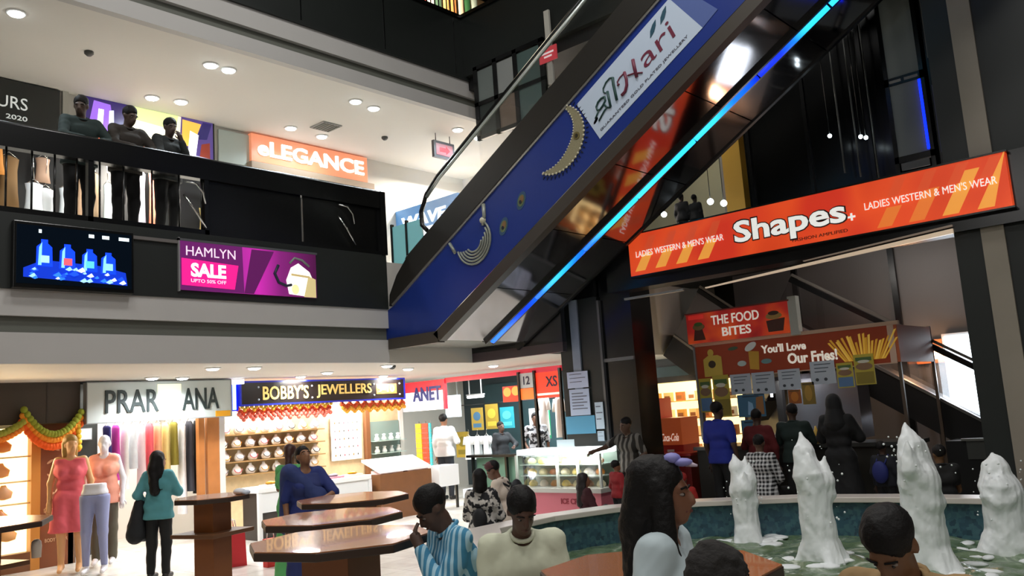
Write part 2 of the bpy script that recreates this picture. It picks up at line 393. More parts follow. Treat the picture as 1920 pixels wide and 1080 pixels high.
# wide bright picture board
t = board('poster_board', 'wide bright fashion poster board behind the three people on the balcony', 'poster', (XW+.02, 5.0, 6.14), LZ, 2.16, .76, lit('#e8dcc8', .9), M_BLACK, .05, .025)
b = MB(); y = -.052
P = lambda pts, c, e=.8, d=0.0: b.prism(pts, y-.002-d, y-d, lit(c, e))
P([(0, 0), (.72, 0), (.8, .76), (0, .76)], '#2b1e5c'); P([(.1, .2), (.3, .1), (.5, .35), (.45, .7), (.2, .72)], '#8d5fd0', 1, .002); P([(.24, .3), (.33, .3), (.35, .6), (.27, .6)], '#ffffff', 1, .004); P([(.42, .28), (.5, .28), (.5, .62), (.43, .6)], '#dfe6ff', 1, .004)
P([(.2, 0), (.55, 0), (.5, .2), (.25, .22)], '#d9603a', .8, .004); P([(.72, 0), (1.5, 0), (1.55, .76), (.8, .76)], '#fff6d0', 1.2); P([(.8, .55), (1.5, .5), (1.55, .76), (.8, .76)], '#d8e6a0', .8, .002); P([(.8, 0), (1.1, 0), (1.05, .25), (.82, .3)], '#ff7a2a', .9, .002)
P([(1.55, 0), (2.16, 0), (2.16, .76), (1.6, .76)], '#4a3b78'); P([(1.6, .25), (1.8, .3), (1.95, .7), (1.62, .72)], '#e6b84e', .8, .002); P([(1.7, .1), (1.84, .1), (1.9, .5), (1.75, .55)], '#ffffff', 1, .004); P([(1.9, .05), (2.1, .1), (2.1, .4), (1.95, .35)], '#7a2f22', .8, .004); P([(1.85, .42), (2.05, .45), (2.14, .74), (1.98, .74)], '#26215a', .8, .003); P([(1.78, 0), (2.14, 0), (2.12, .12), (1.8, .14)], '#c9c8ea', .8, .005)
b.build('picture', t)
b = MB(); b.box(0, .6, -.03, 0, 0, .6, mat('#b9c4be', .5)); o = b.build('trim_9', loc=(XW+.02, 7.28, 6.24)); o.rotation_euler = (0, 0, LZ); o['kind'] = 'structure'
# salmon sign
t = board('shop_sign', 'salmon pink lit shop sign reading ELEGANCE in bubbly white letters', 'sign', (XW+.02, 7.86, 6.37), LZ, 2.56, .5, lit('#e08a66', .6), None, .1)
b = MB(); b.text('eLEGANCE', .12, 2.46, .12, .40, -.1, em('#ffffff', 1.3), .02, th=.03); b.build('lettering', t)
b = MB(); b.box(7.8, 10.5, -.2, 0, 6.2, 6.33, mat('#a08c78', .6)); o = b.build('ledge', org=(7.8, 0, 6.2)); o.location = (XW+.02, 7.8, 6.2); o.rotation_euler = (0, 0, LZ); o.name = 'trim_10'; o['kind'] = 'structure'
struct(MB().box(XW, XW+.03, 7.3, 10.6, 4.15, 6.2, mat('#0d0d0c', .35)), 'wall_shopfront')
# white-hot shop beyond
struct(MB().box(-14.5, -10.3, 13.2, 13.3, 4.15, 6.9, mat('#fff3e6', .6)), 'wall_shop_lit')
t = board('shop_sign', 'blue shop sign reading WAVE beside the escalator at upper level', 'sign', (-13.15, 11.3, 5.22), 0, 1.95, .68, lit('#4a78a8', .7), None, .1)
b = MB(); b.text('WAVE', .3, 1.6, .26, .5, -.1, em('#f4faff', 1.4), .03, th=.02, shear=.15); b.box(.12, 1.4, -.13, -.1, .02, .19, em('#f6fbff', 2.2)); b.build('lettering', t)
lamp('wave_glow', 'AREA', (-12.0, 12.2, 6.6), 420, (1, .93, .85), 1.2, None)
# hanging sign
t = thing('hanging_sign', 'small square dark sign with a red arrow hung from the upper ceiling', 'sign', (-11, 10.45, 6.42), LZ)
MB().box(0, .52, -.03, .03, 0, .32, mat('#4a4a50', .5)).build('board', t)
MB().box(.05, .47, -.035, -.03, .05, .27, lit('#8a5a60', .4)).build('face', t)
b = MB(); b.prism([(.14, .12), (.3, .12), (.3, .08), (.4, .16), (.3, .24), (.3, .2), (.14, .2)], -.038, -.035, lit('#d0323a', .8)); b.build('arrow', t)
for x in (.08, .44): MB().tube([(x, 0, .32), (x, 0, .47)], .008, M_BLACK, 6).build('hanger', t)

# ---------------------------------------------------------------- goods in the upper shop window
GO = ['white', 'cream']
def garment(name, label, cat, loc, rz, wd, ht, col, group, sleeves=True, flare=1.0, th=.05, m=None, hang=True, col2=None):
    t = thing(name, label, cat, loc, rz, group)
    m = m or mat(col, .85, noise=.12, nscale=14)
    prof = [(0, .28), (.06, .5), (.14, .46), (.4, .42), (.7, .45*flare+.02), (1.0, .5*flare)]
    vs = []; fs = []; n = 16
    for k, (z, r) in enumerate(prof):
        for j in range(n):
            a = 2*PI*j/n; rp = 1+.10*math.sin(5*a+k)*(k/5)
            vs.append((wd*r*math.cos(a)*rp, th*math.sin(a)*(1+.6*k/5)*rp, -ht*z))
    for i in range(len(prof)-1):
        for j in range(n): fs.append((i*n+j, i*n+(j+1) % n, (i+1)*n+(j+1) % n, (i+1)*n+j))
    fs.append(tuple(range(n)))
    b = MB(); b.raw(vs, fs, m, True); b.build('cloth', t)
    if sleeves:
        for sx in (-1, 1):
            MB().tube([(sx*wd*.42, 0, -.05*ht), (sx*wd*.6, 0, -.18*ht), (sx*wd*.66, 0, -.36*ht)], [.05, .045, .05], mat(col2, .85) if col2 else m, 8).build('sleeve', t)
    if hang:
        b = MB(); b.tube([(-wd*.4, 0, -.02), (0, 0, .05), (wd*.4, 0, -.02)], .006, M_CHROME, 6); b.tube([(0, 0, .05), (0, 0, .1), (.02, 0, .13), (0, 0, .15)], .004, M_CHROME, 6); b.build('hanger', t)
    return t
W_ = mat('#f2f2f0', .8); C_ = mat('#c9a184', .8)
UG = [0]
def upgood(y, z, w_, h, c, e, lab, k='hanging_garment', cat='garment'):
    UG[0] += 1
    t = thing(k, lab, cat, (XW+.14+.2*(UG[0] % 2), y, z), LZ, 'clothes in the upper shop window')
    b = MB(); m = mat(c, .8)
    b.lathe([(.02, 0), (w_*.5, -.06*h), (w_*.42, -.3*h), (w_*.46, -.7*h), (w_*.55, -h)], m, 12, sy=.35)
    b.build('cloth', t); b = MB(); b.tube([(-w_*.4, 0, -.03), (0, 0, .05), (w_*.4, 0, -.03)], .008, M_CHROME, 5); b.tube([(0, 0, .05), (0, (-.1 if UG[0] % 2 == 0 else .1)*.9, 5.985-z)], .005, M_CHROME, 5); b.build('hanger', t)
for a in [(3.75, 5.9, .3, .5, '#d08a3c', .5, 'amber golden top at the left end of the upper shop window'), (4.02, 5.75, .26, .75, '#8a6a42', .35, 'dull gold dress hanging beside the amber top'), (4.28, 5.35, .24, .45, '#e8eef4', .8, 'first of the three bright white blouses in the upper shop window'),
          (4.5, 5.35, .24, .48, '#f4f8fb', .9, 'middle of the three bright white blouses in the upper shop window'), (4.72, 5.35, .22, .5, '#dfe8ee', .7, 'third of the three bright white blouses in the upper shop window'),
          (4.46, 5.8, .2, .38, '#c8a58e', .3, 'beige top hung above the white blouses'), (4.95, 5.7, .2, .85, '#b39478', .35, 'beige trousers right of the white blouses'), (5.16, 5.7, .2, .85, '#9c8468', .35, 'tan trousers beside a pale scarf'), (5.3, 5.5, .14, .65, '#c4d4d4', .4, 'pale blue-grey scarf in the upper window'),
          (5.88, 5.85, .17, .98, '#cfc6dc', .5, 'lilac white long scarf between two people'), (6.0, 5.82, .16, .98, '#e0785f', .5, 'coral long scarf beside the lilac one'), (6.4, 5.35, .12, .55, '#46b8b0', .35, 'narrow turquoise cloth in the dark part of the window'),
          (6.95, 5.8, .3, .5, '#5a3a86', .4, 'purple folded top in the upper window'), (7.0, 5.4, .3, .5, '#6a5a2c', .3, 'olive cloth below the purple top'), (7.16, 5.75, .12, .9, '#7f949c', .3, 'thin grey scarf beside the purple top'),
          (7.75, 5.8, .3, .95, '#b8802c', .5, 'large amber gold shawl at the right of the upper window'), (8.05, 5.75, .16, .9, '#9c6a2c', .45, 'bronze shawl beside the amber gold one'), (8.2, 5.75, .2, .95, '#8d98a0', .35, 'blue-grey trousers at the right end of the window'), (8.4, 5.75, .1, .85, '#b8c4c8', .35, 'thin pale scarf at the far right of the window')]:
    upgood(*a)
MB_r = MB(); MB_r.tube([(XW+.24, 3.4, 5.99), (XW+.24, 8.7, 5.99)], .015, M_CHROME)
tag(MB_r.build('clothes_rail'), 'long chrome clothes rail in the upper shop window', 'rail')
lamp('window_light', 'AREA', (-12.4, 5.8, 6.0), 200, (1, .93, .82), 3.5, None, (0, math.radians(20), 0), size_y=.3)

# ---------------------------------------------------------------- screen and banner on the balcony edge
t = thing('television', 'black wall television showing four glowing blue bottles on ice', 'television', (XF+.04, 3.16, 3.38), LZ)
MB().box(0, 1.3, -.08, 0, 0, .74, M_BLACK).build('case', t, .01)
MB().box(.03, 1.27, -.083, -.08, .05, .70, mat('#05080d', .08, emit=.35, ecol='#0d1a28')).build('screen', t)
b = MB(); y = -.084; Q = lambda pts, c, e=1.0, d=0.0: b.prism(pts, y-.0012-d, y-d, em(c, e))
Q([(.1, .12), (1.22, .09), (1.2, .24), (.9, .3), (.3, .32), (.1, .22)], '#0a2fb0', 1.2)
for k, (x, hh) in enumerate(((.31, .3), (.55, .28), (.79, .26), (1.0, .25))):
    z0 = .25-.012*k
    Q([(x-.085, z0), (x+.085, z0), (x+.08, z0+hh*.72), (x+.035, z0+hh*.86), (x+.035, z0+hh), (x-.035, z0+hh), (x-.035, z0+hh*.86), (x-.08, z0+hh*.72)], '#0c3cff', 1.4, .002)
    Q([(x-.065, z0+.01), (x-.03, z0+.01), (x-.025, z0+hh*.9), (x-.055, z0+hh*.7)], '#7fc4ff', 1.2, .004); Q([(x-.04, z0+.04), (x+.05, z0+.04), (x+.05, z0+.12), (x-.04, z0+.12)], ('#a8d8ff', '#e05a6a', '#5ac8f0', '#8fd0ff')[k], 1, .005)
for k in range(26):
    x = RT(.14, 1.2); z = RT(.1, .24); r = RT(.02, .06)
    Q([(x-r, z), (x, z-r*.4), (x+r, z), (x+r*.3, z+r*.9)], random.choice(['#2f7dff', '#9fd4ff', '#e6f6ff', '#1c50e0']), 1, .006+.0004*k)
b.build('picture', t)
b = MB()
for x, w_ in ((.25, .03), (.78, .06), (.93, .08), (1.12, .12)): b.box(x, x+w_, -.0865, -.085, .62, .66, em('#dfeff4', 1.2))
b.build('reflection_marks', t)  # ceiling light reflections painted on the screen as glowing bars
t = thing('banner', 'purple and pink sale banner lettered HAMLYN on the balcony edge', 'banner', (XF+.03, 5.06, 3.48), LZ)
def _g(nt, b_, N, K):
    tc = N('ShaderNodeTexCoord'); sp = N('ShaderNodeSeparateXYZ'); K(tc.outputs['Object'], sp.inputs[0])
    mr = N('ShaderNodeMapRange'); mr.inputs[2].default_value = 2.0; K(sp.outputs[0], mr.inputs[0])
    r = ramp(N, [(0, '#5a1c56'), (.3, '#8c2a86'), (.55, '#c22aa8'), (.72, '#7c2070'), (1, '#4a1040')]); K(mr.outputs[0], r.inputs[0]); K(r.outputs[0], b_.inputs['Base Color']); K(r.outputs[0], b_.inputs['Emission Color']); b_.inputs['Emission Strength'].default_value = .75
MB().box(0, 2.02, -.03, 0, 0, .62, nodes_mat('magenta_print', _g, .4)).build('print', t)
b = MB(); y = -.0305; P = lambda pts, c, e=.8, d=0.0: b.prism(pts, y-.002-d, y-d, lit(c, e))
P([(0, 0), (.88, 0), (.86, .62), (0, .62)], '#6a2068', .55); P([(.02, .06), (.74, .04), (.8, .36), (.02, .40)], '#ee1f86', .9, .003); P([(.88, .0), (1.02, .0), (1.34, .6), (1.0, .6)], '#5c1a58', .6, .001)
# handbag and sandal picture
P([(1.56, .03), (1.98, .0), (2.0, .16), (1.9, .36), (1.72, .47), (1.6, .40), (1.52, .22)], '#fdfaf0', 1.1, .004); P([(1.8, .0), (2.0, .0), (2.0, .26), (1.88, .3)], '#cdbb84', .7, .006); P([(1.60, .29), (1.9, .27), (1.9, .30), (1.6, .32)], '#c9b27a', .6, .008)
b.tube([(1.58, -.036, .46), (1.66, -.038, .54), (1.78, -.038, .52), (1.9, -.036, .44)], .016, mat('#8a9a90', .5), 6); b.tube([(1.40, -.036, .42), (1.34, -.036, .3), (1.4, -.036, .18), (1.52, -.036, .14), (1.6, -.036, .16)], .022, mat('#262a44', .5), 6)
b.ell(1.66, .1, .06, .07, -.042, -.04, lit('#f2e6a8', .8)); b.build('picture', t)
b = MB(); b.text('HAMLYN', .08, .76, .44, .56, -.032, lit('#e9d3e6', .8), .0, th=.004); b.text('SALE', .14, .62, .17, .35, -.035, lit('#ffffff', 1), .04, th=.004); b.text('UPTO 50% OFF', .14, .62, .10, .145, -.035, lit('#ffd8ea', .8), .01, th=.004); b.build('lettering', t)
b = MB(); b.box(-.02, 0, -.035, 0, -.02, .66, mat('#8a8a8c', .4)); b.box(-.02, 2.04, -.035, 0, .62, .65, mat('#55555a', .4)); b.build('frame', t)
b = MB(); b.box(0, .66, -.03, 0, 0, .04, mat('#6a6664', .4)); o = tag(b.build('metal_bar', loc=(XF+.03, 4.42, 4.06)), 'thin grey metal bar on the dark balcony edge right of the television', 'bar'); o.rotation_euler = (0, 0, LZ)

# ---------------------------------------------------------------- escalator overhead
TH = math.radians(30.2); EO = Vector((-8.99, 8.4, 2.93))
EX = Matrix.Translation(EO) @ Matrix.Rotation(-TH, 4, 'Y')      # local x along the slope, z square to it
EB = (-10.03, 8.4, 2.92); TE = 8.6
M_BLUE = mat('#18307e', .35, noise=.12, nscale=1.2)
M_SKIRT = mat('#2f2d29', .4, .3); M_BEAM = mat('#3c362e', .45)
t = thing('escalator', 'overhead escalator with blue jewellery advert side rising to the upper right', 'escalator', EB)
b = MB(); b.prism([(-.02, 0), (TE, 0), (TE, .88), (-.55, .88), (-1.13, .98), (-1.10, .52)], 0, .05, M_BLUE, xf=EX); o = b.build('side_panel', t, org=EB)
b = MB(); b.prism([(-.1, -.02), (TE, -.02), (TE, .0), (0, .0)], -.012, .0, M_CHROME, xf=EX); b.prism([(-.55, .88), (TE, .88), (TE, .915), (-.55, .915)], -.02, .04, mat('#b9b6ae', .3, .8), xf=EX); b.build('trim', t, org=EB)
b = MB(); b.prism([(0, -.18), (TE, -.18), (TE, -.02), (-.05, -.02)], -.03, .1, M_BEAM, xf=EX); b.box(-10.03, -8.93, 8.37, 8.5, 2.76, 2.925, M_BEAM); b.build('lower_beam', t, org=EB)
b = MB(); b.prism([(-.6, .915), (TE, .915), (TE, 1.29), (0.2, 1.29), (-.2, 1.2), (-.5, 1.05)], -.03, .12, M_SKIRT, xf=EX)
b.tube([tuple(EX @ Vector((x, .03, z))) for x, z in ((.1, 1.28), (.18, 1.2), (.4, 1.14), (.62, 1.17), (.66, 1.24))], .06, M_BLACK); b.build('skirt', t, org=EB)
M_ESC = mat('#b8d0d4', .05, trans=1.0, alpha=.16)
b = MB(); b.prism([(.55, 1.29), (TE, 1.29), (TE, 1.80), (1.1, 1.80), (.75, 1.66), (.58, 1.45)], .03, .045, M_ESC, xf=EX); b.build('balustrade_glass', t, org=EB)
RAILP = [(.66, 1.36), (.62, 1.5), (.72, 1.68), (.95, 1.82), (1.3, 1.87), (TE, 1.87)]
b = MB(); b.tube([tuple(EX @ Vector((x, .04, z))) for x, z in RAILP], .035, M_BLACK); b.tube([tuple(EX @ Vector((x, .02, z-.06))) for x, z in RAILP[3:]], .026, mat('#d6e0da', .25, .7)); b.build('handrail', t, org=EB)
b = MB(); b.prism([(.6, 1.29), (TE, 1.29), (TE, 1.80), (1.1, 1.80), (.75, 1.66)], 1.80, 1.815, M_ESC, xf=EX); b.build('balustrade_glass', t, org=EB)
b = MB(); b.tube([tuple(EX @ Vector((x, 1.8, z))) for x, z in RAILP], .035, M_BLACK); b.build('handrail', t, org=EB)
b = MB()
for k in range(34):
    b.box(-8.4+k*.2-.002, -8.2+k*.2, 8.55, 10.15, 3.35+k*.1165, 3.47+k*.1165, M_STEELB)
b.box(-10.03, -8.4, 8.5, 10.2, 3.3, 3.36, M_STEELB); b.build('steps', t, org=EB)
b = MB(); b.prism([(-.2, -.18), (TE, -.18), (TE, 1.25), (0, 1.25)], 1.82, 1.88, M_BLACK, xf=EX); b.box(-10.03, -8.9, 10.2, 10.28, 2.78, 4.1, M_BLACK); b.build('far_side', t, org=EB)
b = MB(); b.box(-10.03, -8.95, 8.5, 10.25, 2.80, 2.86, mat('#6b6a62', .35, .4)); b.build('landing_underside', t, org=EB)
M_MIRR = mat('#9a989a', .09, 1.0, bump=.04, nscale=1.5)
for y0, y1 in ((.1, .93), (1.1, 1.82)):
    for k in range(7):
        MB().box(.0+k*1.22, 1.205+k*1.22, y0, y1, -.16, -.13, M_MIRR, xf=EX).build('underside_panel', t, org=EB)
b = MB(); b.box(-.05, TE, .92, 1.11, -.15, -.11, M_BLACK, xf=EX); b.box(-.02, TE, .92, .955, -.21, -.15, M_BLACK, xf=EX); b.box(-.02, TE, 1.075, 1.11, -.21, -.15, M_BLACK, xf=EX); ch = b.build('light_channel', t, org=EB)
def _tb(nt, b_, N, K):
    tc = N('ShaderNodeTexCoord'); wv = N('ShaderNodeTexNoise'); wv.inputs['Scale'].default_value = .9; wv.inputs['Detail'].default_value = 0; K(tc.outputs['Object'], wv.inputs['Vector'])
    r = ramp(N, [(.35, '#0420d0'), (.5, '#0a6cff'), (.62, '#2cc8ff')]); K(wv.outputs['Fac'], r.inputs[0]); K(r.outputs[0], b_.inputs['Emission Color']); b_.inputs['Emission Strength'].default_value = 1.6; b_.inputs['Base Color'].default_value = (.02, .1, .4, 1)
M_BTUBE = nodes_mat('blue_tube', _tb, .4)
for k in range(8):
    MB().tube([tuple(EX @ Vector((.05+k*1.08, 1.015, -.185))), tuple(EX @ Vector((1.1+k*1.08, 1.015, -.185)))], .055, M_BTUBE, 10).build('light_tube', ch, org=EB)
# advert on the side panel
b = MB(); PW = mat('#b9c8da', .5)
b.prism([(3.73, .17), (5.5, .17), (5.42, .80), (3.73, .79)], -.006, -.001, PW, xf=EX)
b.prism([(5.5, .17), (5.75, .19), (5.6, .8), (5.42, .8)], -.005, -.001, mat('#4a5e9a', .5), xf=EX)
GR = mat('#0e3b36', .5); RD = mat('#6a1f38', .5); y = -.012
b.text('ari', 4.70, 5.22, .37, .60, -.008, RD, -.004, th=.003, shear=.14, xf=EX)
b.text('GUARANTEED GOLD PLATED JEWELLERY', 3.80, 5.32, .225, .262, -.008, mat('#4a4a58', .5), th=.003, xf=EX)
b.text('S', 6.0, 6.13, .5, .72, -.008, PW, .03, th=.003, xf=EX)
def stroke(pts, r, m, cyc=False): b.tube([tuple(EX @ Vector((p, -.012, q))) for p, q in pts], r, m, 6)
def PT(zx, zy):
    q = EX.inverted() @ Vector(on(1090+zx/9, 120+zy/9, 'y', 8.4)); return q.x, q.z
def glyph(pts, r, m=GR): stroke([PT(*p_) for p_ in pts], r, m)
glyph([(400, 555), (415, 620), (375, 700), (325, 775), (282, 785), (262, 730), (290, 650), (345, 585), (400, 555)], .013); glyph([(300, 795), (245, 930)], .011); glyph([(445, 730), (400, 790), (305, 965)], .011); glyph([(400, 690), (440, 735), (500, 735)], .012)
glyph([(450, 465), (478, 600), (505, 730)], .017); glyph([(420, 495), (385, 480), (378, 420), (425, 315), (485, 245), (540, 232)], .010); glyph([(540, 232), (550, 340), (585, 500), (610, 615)], .019)
glyph([(735, 140), (770, 260), (778, 360), (750, 470), (690, 535)], .020, RD); glyph([(635, 355), (615, 310), (655, 235), (735, 150)], .008, RD); glyph([(632, 350), (640, 362)], .02, RD); glyph([(790, 200), (900, 160), (1040, 150)], .010, RD); glyph([(880, -70), (905, 60), (945, 225)], .023, RD)
for cx, cz, rr in ((5.06, .68, -.9), (5.25, .70, -.9)): b.prism([tuple((cx+math.cos(rr)*0+a*.11*math.cos(.6)-c*.035*math.sin(.6), cz+a*.11*math.sin(.6)+c*.035*math.cos(.6))) for a, c in ((-1, 0), (-.3, .8), (.4, .7), (1, 0), (.4, -.7), (-.3, -.8))], -.012, -.008, mat('#1f4a5c', .5), xf=EX)
# crescent of beads
GOLD = mat('#938d70', .45, .2, noise=.3, nscale=60); PEARL = mat('#c4c0a8', .4)
N_ = 26; out = []; inn = []
for k in range(N_+1):
    a = math.radians(-150+190*k/N_)
    out.append((3.22+.50*math.cos(a)*.95, .66+.42*math.sin(a))); wdt = .02+.17*max(0, math.sin(PI*k/N_))**.8
    inn.append((3.22+(.50-wdt)*math.cos(a)*.95, .66+(.42-wdt)*math.sin(a)))
for k in range(N_):
    b.prism([out[k], out[k+1], inn[k+1], inn[k]], -.014, -.001, GOLD, xf=EX)
    q = EX @ Vector((out[k][0], -.012, out[k][1])); b.ball(tuple(q), .016, PEARL, 8, 5); q = EX @ Vector((inn[k][0], -.012, inn[k][1])); b.ball(tuple(q), .012, PEARL, 6, 4)
    if k % 1 == 0:
        a = math.radians(-150+190*(k+.5)/N_); b.prism([(3.22+.53*math.cos(a-.02)*.95, .66+.45*math.sin(a-.02)), (3.22+.58*math.cos(a)*.95, .66+.49*math.sin(a)), (3.22+.53*math.cos(a+.03)*.95, .66+.45*math.sin(a+.03))], -.008, -.001, mat('#0b1022', .5), xf=EX)
b.ell(3.5, .46, .05, .05, -.02, -.014, mat('#6a6038', .4), xf=EX); b.ell(3.5, .46, .025, .025, -.024, -.02, mat('#2f2c1c', .4), xf=EX)
# necklace
SIL = mat('#8f9388', .4, .3, noise=.3, nscale=50)
up = Vector((math.sin(TH), 0, math.cos(TH)))
def ns(cx, cz, r0, a0, a1, n, rad, m, ky=1.0):
    b.tube([tuple(EX @ (Vector((cx, -.01, cz)) + Vector((r0*math.cos(math.radians(a0+(a1-a0)*k/n)+.0), 0, ky*r0*math.sin(math.radians(a0+(a1-a0)*k/n)))))) for k in range(n+1)], rad, m, 6)
for j in range(5): ns(1.33, .56, .33-.045*j, -195+6*j, 15-12*j, 16, .016, SIL, .95)
stroke([(1.60, .62), (1.70, .72), (1.78, .86)], .028, SIL); stroke([(.96, .66), (.95, .85)], .024, SIL); q = EX @ Vector((1.64, -.01, .68)); b.ball(tuple(q), .05, PEARL, 8, 6)
for cx, cz in ((1.88, .36), (2.32, .43)):
    b.ell(cx, cz, .13, .075, -.004, -.001, mat('#2a4a6a', .5), rot=.6, xf=EX); b.ell(cx, cz, .085, .055, -.007, -.004, mat('#5a6a48', .5), rot=.6, xf=EX); b.ell(cx+.02, cz+.01, .05, .035, -.01, -.007, mat('#7a5a34', .5), rot=.6, xf=EX); b.ell(cx-.02, cz-.01, .025, .022, -.013, -.01, mat('#10182a', .5), rot=.6, xf=EX)
b.ell(3.82, .40, .05, .02, -.006, -.002, mat('#a2442c', .5), rot=.3, xf=EX)
b.build('advert_print', t, org=EB)

# ---------------------------------------------------------------- orange banner across the far side
SX0, SX1, SZ = -6.84, -1.92, 3.52
def _o(nt, b_, N, K):
    tc = N('ShaderNodeTexCoord'); n = N('ShaderNodeTexNoise'); n.inputs['Scale'].default_value = 1.1; n.inputs['Detail'].default_value = 1; K(tc.outputs['Object'], n.inputs['Vector'])
    r = ramp(N, [(.35, '#c03a18'), (.5, '#d2461e'), (.68, '#c0301c')]); K(n.outputs['Fac'], r.inputs[0]); K(r.outputs[0], b_.inputs['Base Color']); K(r.outputs[0], b_.inputs['Emission Color']); b_.inputs['Emission Strength'].default_value = .85
t = thing('shop_banner', 'long orange lit banner reading Shapes with yellow diagonal stripes', 'sign', (SX0, YR, SZ), 0)
L_ = SX1-SX0; Hh = .60
MB().box(0, L_, -.1, 0, 0, Hh, nodes_mat('orange_print', _o, .35)).build('face', t)
b = MB(); y = -.1; P = lambda pts, c, e=.8, d=0.0: b.prism([(min(q[0], L_), q[1]) for q in pts], y-.002-d, y-d, lit(c, e))
for k in range(4):                 # right-hand stripes
    x = 3.5+k*.36; tp = min(Hh, .25+.12*k); P([(x, 0.03), (x+.17, 0.03), (x+.17+tp*.55, tp), (x+.0+tp*.55, tp)], ('#e0923a' if k > 1 else '#d9702c'), .75)
    if tp < Hh: pass
for k in range(4): x = 3.45+k*.33; P([(x+.2, .36), (x+.33, .36), (x+.45, .58), (x+.33, .58)], '#cf4a24', .7, .001)
for k in range(4):
    x = .08+k*.34; P([(x, .06), (x+.17, .06), (x+.32, .30), (x+.16, .30)], '#e0953c', .8); P([(x+.16, .34), (x+.3, .34), (x+.4, .54), (x+.28, .54)], '#cc4a28', .7)
b.build('stripes', t)
b = MB(); WH = lit('#e4e4de', .75); b.text('Shapes', 1.66, 3.18, .08, .49, -.104, mat('#2a1410', .5), .05, th=.004); b.text('Shapes', 1.68, 3.16, .10, .47, -.109, WH, .026, th=.006); b.text('+', 3.18, 3.27, .18, .27, -.106, WH, .03)
b.text('FASHION AMPLIFIED', 2.46, 3.16, .055, .095, -.106, mat('#3a1a10', .5), .0); b.text('LADIES WESTERN & MEN\'S WEAR', .12, 1.52, .26, .35, -.106, WH, .0); b.text('LADIES WESTERN & MEN\'S WEAR', 3.39, 4.81, .27, .36, -.108, WH, .0); b.build('lettering', t)
b = MB(); b.box(-.02, L_+.02, -.11, 0, -.02, 0, M_BLACK); b.box(-.02, L_+.02, -.11, 0, Hh, Hh+.02, M_BLACK); b.build('frame', t)

# ---------------------------------------------------------------- glass lift, blue tubes
LB = (-3.25, 11.0, 4.15)
t = thing('glass_lift', 'dark glass lift cabin with blue lit edge above the orange banner', 'lift', LB)
b = MB()
for x in (0, .42): b.box(x, x+.05, 0, .06, -.1, 3.2, M_BLACK)
b.box(0, .47, 0, .06, 1.28, 1.38, M_BLACK); b.box(0, .47, 0, .06, .28, .36, M_BLACK); b.box(0, .05, .06, .9, -.1, 3.2, M_BLACK); b.build('frame', t)
for z0, z1 in ((.36, 1.28), (1.38, 3.2)): MB().box(.05, .42, .02, .035, z0, z1, mat('#7c817e', .5)).build('panel', t)
MB().box(.07, .4, -.005, 0.02, .18, .27, mat('#6a6a66', .4)).build('sill_panel', t)
b = MB(); b.box(.06, .2, -.004, 0, 1.31, 1.345, mat('#8a8680', .4)); b.box(.24, .4, -.004, 0, 1.31, 1.345, mat('#8a8680', .4)); b.build('indicator', t)
MB().box(.395, .425, -.01, .02, .38, 1.27, em('#0a24ff', 3.0)).build('light_strip', t)
b = MB(); b.box(.52, .58, 0, .05, .1, 3.2, M_BLACK); b.box(.54, .56, -.01, 0, 1.5, 3.2, mat('#6d6862', .3)); b.box(.54, .59, -.01, 0, .3, 1.15, mat('#5a5a78', .2)); b.build('guide_rail', t)
b = MB(); b.box(0, .07, -.05, 0, 0, 2.2, em('#1034ff', 1.3)); tag(b.build('neon_tube', loc=(-1.86, 11.0, 5.25)), 'vertical blue neon tube at the upper right edge', 'neon light')
lamp('neon_glow', 'POINT', (-1.8, 10.85, 6.0), 6, (.05, .15, 1), .1)
for k, (x, z0) in enumerate(((-4.05, 4.6), (-3.85, 4.5), (-3.62, 4.4))):
    tag(MB().tube([(x, 11.5, z0), (x, 11.5, 7.4)], .012, mat('#5a5a58', .3), 6).build('steel_cable'), ('leftmost', 'middle', 'rightmost')[k]+' of three thin vertical cables in the dark beside the glass lift', 'cable')
def hung_lamp(name, p, r, label):
    t = thing(name, label, 'lamp', p, 0); MB().ball((0, 0, 0), r, em('#e8faff', 8), 10, 6).build('bulb', t)
    MB().tube([(0, 0, r*.9), (0, 0, 7.4-p[2])], .006, M_BLACK, 6).build('cord', t)
for k, (x, z) in enumerate(((-3.72, 4.98), (-3.655, 4.95), (-4.12, 5.1), (-1.62, 5.12))):
    hung_lamp('small_lamp', (x, 11.3, z), .028, ('left one of two tiny white lamps in the dark by the lift', 'right one of two tiny white lamps in the dark by the lift', 'lone tiny white lamp left of the lift', 'tiny white lamp at the foot of the blue neon tube')[k])
for k, (px, py) in enumerate(((1268, 358), (1332, 378), (1357, 381), (1245, 402))):
    p = on(px, py, 'y', 11.5 if k in (1, 2) else 12.4)
    hung_lamp('gallery_lamp', tuple(float(c) for c in p), .05, ('highest round lamp behind the escalator above the orange banner', 'left one of two round lamps just above the orange banner', 'right one of two round lamps just above the orange banner', 'lowest round lamp at the left corner above the orange banner')[k])
lamp('gallery_light', 'AREA', (-7.2, 13.6, 7.2), 30, (1, .95, .8), 1.0)
b = MB(); b.prism([(-6.62, 4.2), (-6.3, 4.2), (-6.3, 4.6), (-6.45, 4.62)], 12.6, 12.7, mat('#9fb0a8', .4)); tag(b.build('glass_screen'), 'small pale glass screen behind the escalator foot above the banner', 'screen')
